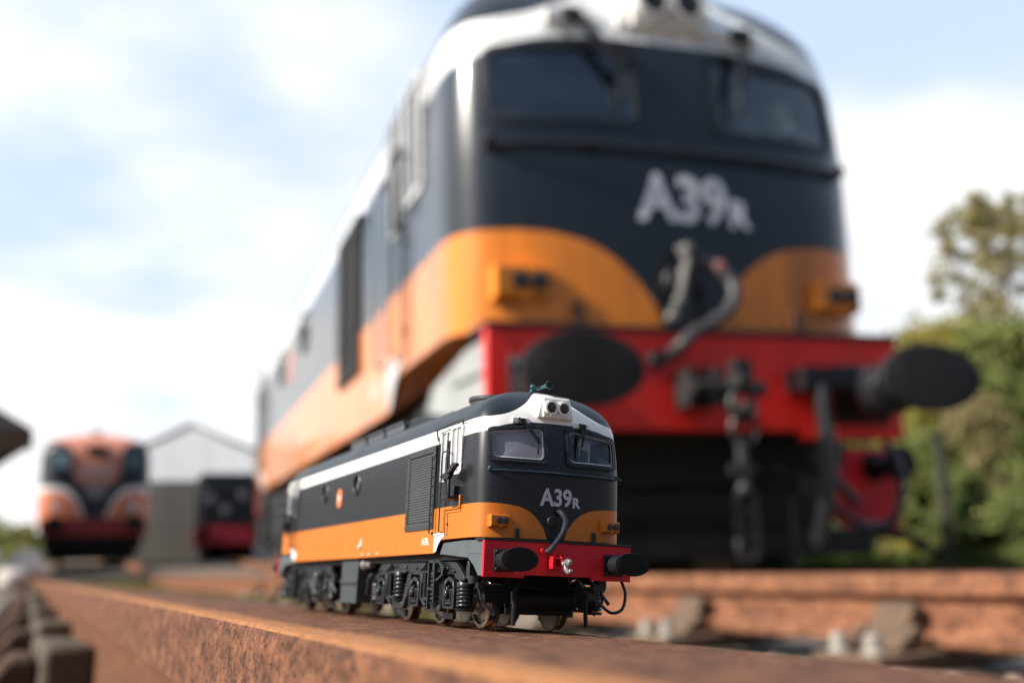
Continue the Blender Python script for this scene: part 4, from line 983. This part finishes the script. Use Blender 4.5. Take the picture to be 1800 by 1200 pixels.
# ------------------------------------------------------------------ red wagon behind the big locomotive, right
p = at(1583, 818, 11.4)
M5 = M_REAL.copy(); M5.translation = Vector((p.x, p.y, 0)) - (M_REAL.to_3x3() @ Vector((1.3, 0, 0)))
wg = empty('flat_wagon', M5, 'low red wagon with black buffers behind the right buffer of the large locomotive', 'wagon')
m = MB().prism([(-1.28, .78), (-1.28, 1.22), (1.28, 1.22), (1.28, .52), (1.22, .30), (.9, .30), (.55, .42), (.2, .78)], 0, .08, 1); m.build('headstock', paint('wagon_red', (.74, .012, .014), .5, var=.15), wg, bevel=.01)
MB().lathe([(-.01, .17), (-.03, .17), (-.035, .1)], (.78, 0, .55), 1, 20).build('lamp_disc', SH['red'], wg)
MB().bb(-1.25, 1.25, .08, 9, 1.08, 1.2).build('deck', tie, wg)
MB().bb(-.9, .9, .1, 8.9, .5, 1.08).build('underframe', SH['chassis'], wg)
for s in (-1, 1):
    m = MB().lathe([(0, .15), (-.04, .15), (-.05, .11), (-.32, .10)], (s * .965, 0, 1.03), 1, 16); m.lathe([(-.32, .06), (-.40, .06), (-.41, .19), (-.46, .19), (-.475, .1)], (s * .965, 0, 1.03), 1, 28); m.build('buffer', SH['bufferface'], wg)
    MB().tube([(s * .9, -.08, .36), (s * 1.28, -.08, .30), (s * 1.45, -.06, .18)], .06).build('guard_bar', SH['chassis'], wg)
for yc in (1.8, 6.8):
    for s in (-1, 1): MB().lathe([(s * .73, .46), (s * .86, .46)], (0, yc, .46), 0, 24).build('wheel', SH['wheel'], wg)
plain_track(M5, -2.5, 12, ('timber sleeper under the red wagon', 'sleepers of the wagon track'), '%s hand rail under the low red wagon', 16)

# ------------------------------------------------------------------ canopy corner at left edge
p = at(52, 752, 16)
cb = empty('station_building', Matrix.Translation((p.x, p.y, -.17)) @ Matrix.Rotation(math.atan2(-p.x, p.y) + .12, 4, 'Z'), 'station building at left edge, its grey roof with brown eaves just in view', 'building')
zt = p.z + .17
MB().prism([(0, zt - .30), (0, zt + .02), (-2.2, zt + 1.25), (-6, zt + 1.3), (-6, zt - .3)], 0, 14, 1).build('roof', paint('grey_slate', (.14, .14, .145), .7, var=.2, scale=5), cb)
MB().bb(-6, .05, -.06, -.005, zt - .33, zt - .02).build('fascia', paint('brown_fascia', (.085, .06, .04), .7, var=.2), cb)
MB().bb(-6, -1.2, .6, 13.5, 0, zt - .3).build('wall', paint('render_wall', (.5, .47, .42), .85, var=.1), cb)

# ------------------------------------------------------------------ vegetation
def leaf_crown(m, c, rad, n, size, rnd, lobes):
    for k in range(n):
        cx, cy, cz, r = lobes[rnd.randrange(len(lobes))]
        d = Vector((rnd.gauss(0, .48), rnd.gauss(0, .48), rnd.gauss(0, .48)))
        p = Vector(c) + Vector((cx, cy, cz)) + Vector((d.x * r, d.y * r, d.z * r * .85))
        a = Vector((rnd.uniform(-1, 1), rnd.uniform(-1, 1), rnd.uniform(-.6, 1))).normalized(); t = a.orthogonal().normalized(); u = a.cross(t); s = size * rnd.uniform(.6, 1.3)
        m.add([p - t * s * .5, p + u * s * .28, p + t * s * .5, p - u * s * .28], [(0, 1, 2, 3)])
bark = paint('bark', (.07, .055, .04), .9, var=.3, scale=8, bump=.4)
def plant(name, pos, h, w, n, size, mats, label, cat, seed, trunk_h=.5, lobes_n=14, grp=None, sparse=False, zlo=.1):
    rnd = random.Random(seed); t = empty(name, Matrix.Translation(pos), label, cat, grp)
    lobes = []
    for i in range(lobes_n):
        a = rnd.uniform(0, 2 * PI); q = math.sqrt(rnd.random()); zf = zlo + (1 - zlo) * rnd.random() ** .8
        ww = w * (1 - .55 * max(0, zf - .45) / .55) if not sparse else w * 1.15 * math.sqrt(max(.15, 1 - ((zf - (zlo + 1) / 2) / ((1 - zlo) / 2 + .08)) ** 2))
        r = rnd.uniform(.30, .48) * w * (.36 if sparse else .9)
        lobes.append((math.cos(a) * q * ww * .8, math.sin(a) * q * ww * .8, min(h - r * .7, zf * h), r))
    m = MB(); leaf_crown(m, (0, 0, 0), 1, n, size, rnd, lobes); m.build('crown', mats, t, smooth=0, fix=False)
    m = MB().tube(smooth_path([(0, 0, -.1), (.05, .03, h * .3), (-.06, .02, h * .6), (.03, -.02, h * .85)], 4), [w * .05 * (1 - .7 * i / 12) for i in range(13)], 8)
    for lb in lobes[:8]:
        z0 = h * rnd.uniform(.2, .5); m.tube(smooth_path([(0, 0, z0), (lb[0] * .5, lb[1] * .5, (z0 + lb[2]) * .5 + .1), (lb[0], lb[1], lb[2])], 3), [w * .022, w * .02, w * .017, w * .014, w * .011, w * .008, w * .005], 5)
    m.build('trunk', bark, t, smooth=60)
    return t
fo1 = foliage_mat('leaf_mid_green', (0.134, 0.177, 0.046), (0.293, 0.307, 0.092)); fo2 = foliage_mat('leaf_yellow_green', (0.220, 0.212, 0.034), (0.390, 0.330, 0.081)); fo3 = foliage_mat('leaf_dark_green', (0.085, 0.130, 0.034), (0.207, 0.236, 0.069)); fo4 = foliage_mat('leaf_dry_tan', (0.232, 0.201, 0.081), (0.390, 0.319, 0.149)); fo5 = foliage_mat('leaf_olive', (0.207, 0.189, 0.063), (0.366, 0.307, 0.127))
def plant_at(u, d, vtop, *a, **k):
    g = gpos(u, d); return g, at(u, vtop, d).z + .17
specs = [   # u, d, top v, half-width px, leaves, size, material, label, category, name, sparse, lobes, zlo
    (1815, 17, 350, 105, 11500, .085, fo5, 'tall loose autumn tree with sky showing through at the right edge', 'tree', 'tree', True, 120, .46),
    (1690, 15.5, 575, 95, 6500, .09, fo2, 'rounded yellow green bush above the right black buffer', 'bush', 'bush', False, 18, .05),
    (1790, 14.5, 570, 70, 5000, .09, fo1, 'bright green bush at the right frame edge', 'bush', 'bush', False, 16, .05),
    (1640, 14, 760, 60, 3800, .08, fo1, 'low green bush just right of the small black buffer', 'bush', 'bush', False, 12, .05),
    (1745, 13, 690, 60, 3600, .08, fo4, 'tan dry shrub at right between greener bushes', 'shrub', 'shrub', False, 12, .1),
    (1700, 12.6, 830, 50, 3000, .07, fo3, 'dark green bramble near the post at right', 'bush', 'bush', False, 12, .05),
    (1800, 12.3, 860, 60, 3000, .07, fo1, 'low bramble in the lower right hedge at the frame edge', 'bush', 'bush', False, 12, .05),
    (1560, 19, 620, 70, 3200, .10, fo1, 'faint twiggy bush behind the corner of the red beam', 'bush', 'bush', True, 10, .3),
    (1680, 20, 640, 110, 5000, .1, fo3, 'broad dark green bush in the back row of the right hedge', 'bush', 'bush', False, 16, .05),
    (1820, 19, 650, 90, 4500, .1, fo1, 'mid green bush in the back row cut by the right frame edge', 'bush', 'bush', False, 16, .05),
    (1610, 16, 700, 60, 3600, .09, fo5, 'olive bush directly behind the small black buffer', 'bush', 'bush', False, 14, .05),
    (1470, 22, 760, 90, 3600, .1, fo1, 'far green bush under the big locomotive near the red wagon', 'bush', 'bush', False, 14, .02),
    (1500, 18, 700, 90, 4200, .09, fo3, 'dark green bush seen under the large red buffer beam', 'bush', 'bush', False, 12, .05),
    (1150, 19, 860, 120, 3000, .09, fo1, 'green bush glimpsed beneath the large locomotive', 'bush', 'bush', False, 12, .05)]
for i, (u, d, vt, hw, n_, sz, mt, lb, cat, nm, sparse, ln, zlo) in enumerate(specs):
    g, h = plant_at(u, d, vt); plant(nm, g, h, hw * d / F_ * 1.3, int(n_ * (1.0 if sparse else 3.6)), sz * (1.1 if sparse else .98), mt, lb, cat, 20 + i, lobes_n=int(ln * (1 if sparse else 2.2)), sparse=sparse, zlo=zlo)
# distant hedge line
for i, (u, d, vt, hw, mt, lb) in enumerate(((18, 40, 925, 60, fo1, 'low distant green bush at the left edge of the yard'), (60, 55, 935, 60, fo3, 'dark distant bush between the left edge and orange locomotive'), (-60, 45, 900, 80, fo1, 'distant bush just at the left picture edge behind the pale stones'))):
    g, h = plant_at(u, d, vt); plant('bush', g, h, hw * d / F_, 1600, .22, mt, lb, 'bush', 60 + i, lobes_n=9)
# post
p = gpos(1668, 12.2)
m = MB().box((0, 0, .8), (.10, .09, 1.6)); m.box((0, 0, 1.62), (.16, .14, .05)); o = m.build('fence_post', paint('old_post', (.045, .045, .028), .85, var=.3, scale=9, bump=.4), None, bevel=.01); o.location = p
tag(o, 'dark old wooden post standing among the bushes at right', 'post')
# pale stones at left
m_st = paint('pale_stone', (.52, .48, .43), .85, var=.2, scale=4, bump=.4)
def stone(x, y, z, r, seed, lb):
    bm = bmesh.new(); bmesh.ops.create_icosphere(bm, subdivisions=3, radius=r); rn = random.Random(seed); ph = [rn.uniform(0, 6) for _ in range(6)]
    for vv in bm.verts:
        c = vv.co; k = 1 + .16 * math.sin(c.x * 5 / r * .6 + ph[0]) * math.sin(c.y * 4 / r * .6 + ph[1]) + .1 * math.sin(c.z * 7 / r * .6 + ph[2]); vv.co = Vector((c.x * k, c.y * k * .9, c.z * k * .75))
    me = bpy.data.meshes.new('boulder'); bm.to_mesh(me); bm.free(); me.materials.append(m_st); me.polygons.foreach_set('use_smooth', [True] * len(me.polygons))
    o = bpy.data.objects.new('boulder', me); COL.objects.link(o); o.location = (x, y, z); return tag(o, lb, 'boulder', 'pale boulders at left')
for i, (u, v, d, r, lb) in enumerate(((47, 962, 16, .36, 'large pale boulder beside the wheels of the distant orange locomotive'), (24, 985, 15, .20, 'smaller pale boulder in front of the large one at left'), (2, 962, 17, .26, 'pale boulder cut by the left picture edge'))):
    q = at(u, v, d); stone(q.x, q.y, -.17 + r * .62, r, i, lb)

# ------------------------------------------------------------------ sky, sun, camera
w = bpy.data.worlds.new('World'); S.world = w; w.use_nodes = True
nt = w.node_tree; L = nt.links; bg = nt.nodes['Background']
SUN_AZ = Vector((-.935, -.355)).normalized(); EL = math.radians(36)
sky = nt.nodes.new('ShaderNodeTexSky'); sky.sky_type = 'NISHITA'; sky.sun_disc = False; sky.sun_elevation = EL; sky.sun_rotation = math.atan2(SUN_AZ.x, SUN_AZ.y); sky.air_density = 1.0; sky.dust_density = 1.5
tc = nt.nodes.new('ShaderNodeTexCoord'); sp = nt.nodes.new('ShaderNodeSeparateXYZ'); L.new(tc.outputs['Generated'], sp.inputs['Vector'])
def mth(op, a, b_=0.0, c=None):
    q = nt.nodes.new('ShaderNodeMath'); q.operation = op
    for i, s in enumerate((a, b_, c)):
        if s is None: continue
        if isinstance(s, (int, float)): q.inputs[i].default_value = s
        else: L.new(s, q.inputs[i])
    return q.outputs[0]
zc = mth('MAXIMUM', sp.outputs['Z'], 0.0); den = mth('ADD', zc, .22)
cb_ = nt.nodes.new('ShaderNodeCombineXYZ'); L.new(mth('DIVIDE', sp.outputs['X'], den), cb_.inputs['X']); L.new(mth('DIVIDE', sp.outputs['Y'], den), cb_.inputs['Y'])
mp = nt.nodes.new('ShaderNodeMapping'); mp.inputs['Location'].default_value = (3.1, 1.7, 0); L.new(cb_.outputs[0], mp.inputs['Vector'])
n1 = nt.nodes.new('ShaderNodeTexNoise'); n1.inputs['Scale'].default_value = 1.9; n1.inputs['Detail'].default_value = 7; n1.inputs['Roughness'].default_value = .48; L.new(mp.outputs[0], n1.inputs['Vector'])
# more cloud towards the horizon
back_ = mth('MAXIMUM', mth('ADD', mth('MULTIPLY', sp.outputs['Y'], -1.0), mth('MULTIPLY', sp.outputs['X'], .45)), 0.0)   # cloud thinned behind the camera to lower fill on the noses
cov = mth('SUBTRACT', mth('ADD', n1.outputs['Fac'], mth('MULTIPLY', mth('SUBTRACT', .36, zc), .85)), mth('MULTIPLY', back_, .75))
mr = nt.nodes.new('ShaderNodeMapRange'); mr.interpolation_type = 'SMOOTHSTEP'; mr.inputs['From Min'].default_value = .36; mr.inputs['From Max'].default_value = .68; L.new(cov, mr.inputs['Value'])
n2 = nt.nodes.new('ShaderNodeTexNoise'); n2.inputs['Scale'].default_value = 3.1; n2.inputs['Detail'].default_value = 6; L.new(mp.outputs[0], n2.inputs['Vector'])
cr = nt.nodes.new('ShaderNodeValToRGB'); cr.color_ramp.elements[0].position = .35; cr.color_ramp.elements[0].color = (.80, .83, .88, 1); cr.color_ramp.elements[1].position = .6; cr.color_ramp.elements[1].color = (.98, .98, .97, 1); L.new(n2.outputs['Fac'], cr.inputs['Fac'])
cl = nt.nodes.new('ShaderNodeVectorMath'); cl.operation = 'SCALE'; cl.inputs['Scale'].default_value = 8.7; L.new(cr.outputs['Color'], cl.inputs[0])
# thin veil over the blue
ve = nt.nodes.new('ShaderNodeMix'); ve.data_type = 'RGBA'; L.new(mth('MAXIMUM', mth('SUBTRACT', .68, mth('MULTIPLY', back_, .8)), .02), ve.inputs['Factor']); L.new(sky.outputs[0], ve.inputs['A']); ve.inputs['B'].default_value = (6.6, 7.9, 9.9, 1)
mx = nt.nodes.new('ShaderNodeMix'); mx.data_type = 'RGBA'; L.new(mr.outputs['Result'], mx.inputs['Factor']); L.new(ve.outputs['Result'], mx.inputs['A']); L.new(cl.outputs[0], mx.inputs['B'])
# low sky behind the camera darkened on purpose, cutting light on the noses
dq = mth('ADD', mth('MULTIPLY', sp.outputs['X'], .55), mth('MULTIPLY', sp.outputs['Y'], -.83))
mq = nt.nodes.new('ShaderNodeMapRange'); mq.interpolation_type = 'SMOOTHSTEP'; mq.inputs['From Min'].default_value = .15; mq.inputs['From Max'].default_value = .75; mq.inputs['To Max'].default_value = .85; L.new(dq, mq.inputs['Value'])
md = nt.nodes.new('ShaderNodeMix'); md.data_type = 'RGBA'; me_ = nt.nodes.new('ShaderNodeMapRange'); me_.interpolation_type = 'SMOOTHSTEP'; me_.inputs['From Min'].default_value = .16; me_.inputs['From Max'].default_value = .42; me_.inputs['To Min'].default_value = 1; me_.inputs['To Max'].default_value = 0; L.new(sp.outputs['Z'], me_.inputs['Value'])
L.new(mth('MULTIPLY', mq.outputs['Result'], me_.outputs['Result']), md.inputs['Factor']); L.new(mx.outputs['Result'], md.inputs['A']); md.inputs['B'].default_value = (.9, 1.1, 1.3, 1)
L.new(md.outputs['Result'], bg.inputs['Color']); bg.inputs['Strength'].default_value = .085

sl = bpy.data.lights.new('sun', 'SUN'); sl.energy = 5.0; sl.angle = math.radians(.53); sl.color = (1, .94, .84)
so = bpy.data.objects.new('sun', sl); COL.objects.link(so)
sd = Vector((SUN_AZ.x * math.cos(EL), SUN_AZ.y * math.cos(EL), math.sin(EL))); so.rotation_euler = sd.to_track_quat('Z', 'Y').to_euler(); so.location = sd * 30

cam = bpy.data.cameras.new('camera'); cam.sensor_width = 36; cam.lens = F_ / 1800 * 36; cam.clip_start = .01; cam.clip_end = 3000
cam.dof.use_dof = True; cam.dof.focus_distance = .228; cam.dof.aperture_fstop = 11.5; cam.dof.aperture_blades = 0
co = bpy.data.objects.new('camera', cam); COL.objects.link(co)
co.matrix_world = Matrix(((rt.x, upv.x, -fw.x, 0), (rt.y, upv.y, -fw.y, 0), (rt.z, upv.z, -fw.z, CAMZ), (0, 0, 0, 1)))
S.camera = co
S.view_settings.view_transform = 'Standard'; S.view_settings.look = 'None'; S.view_settings.gamma = 1; S.view_settings.exposure = 0.68
S.view_settings.use_curve_mapping = False
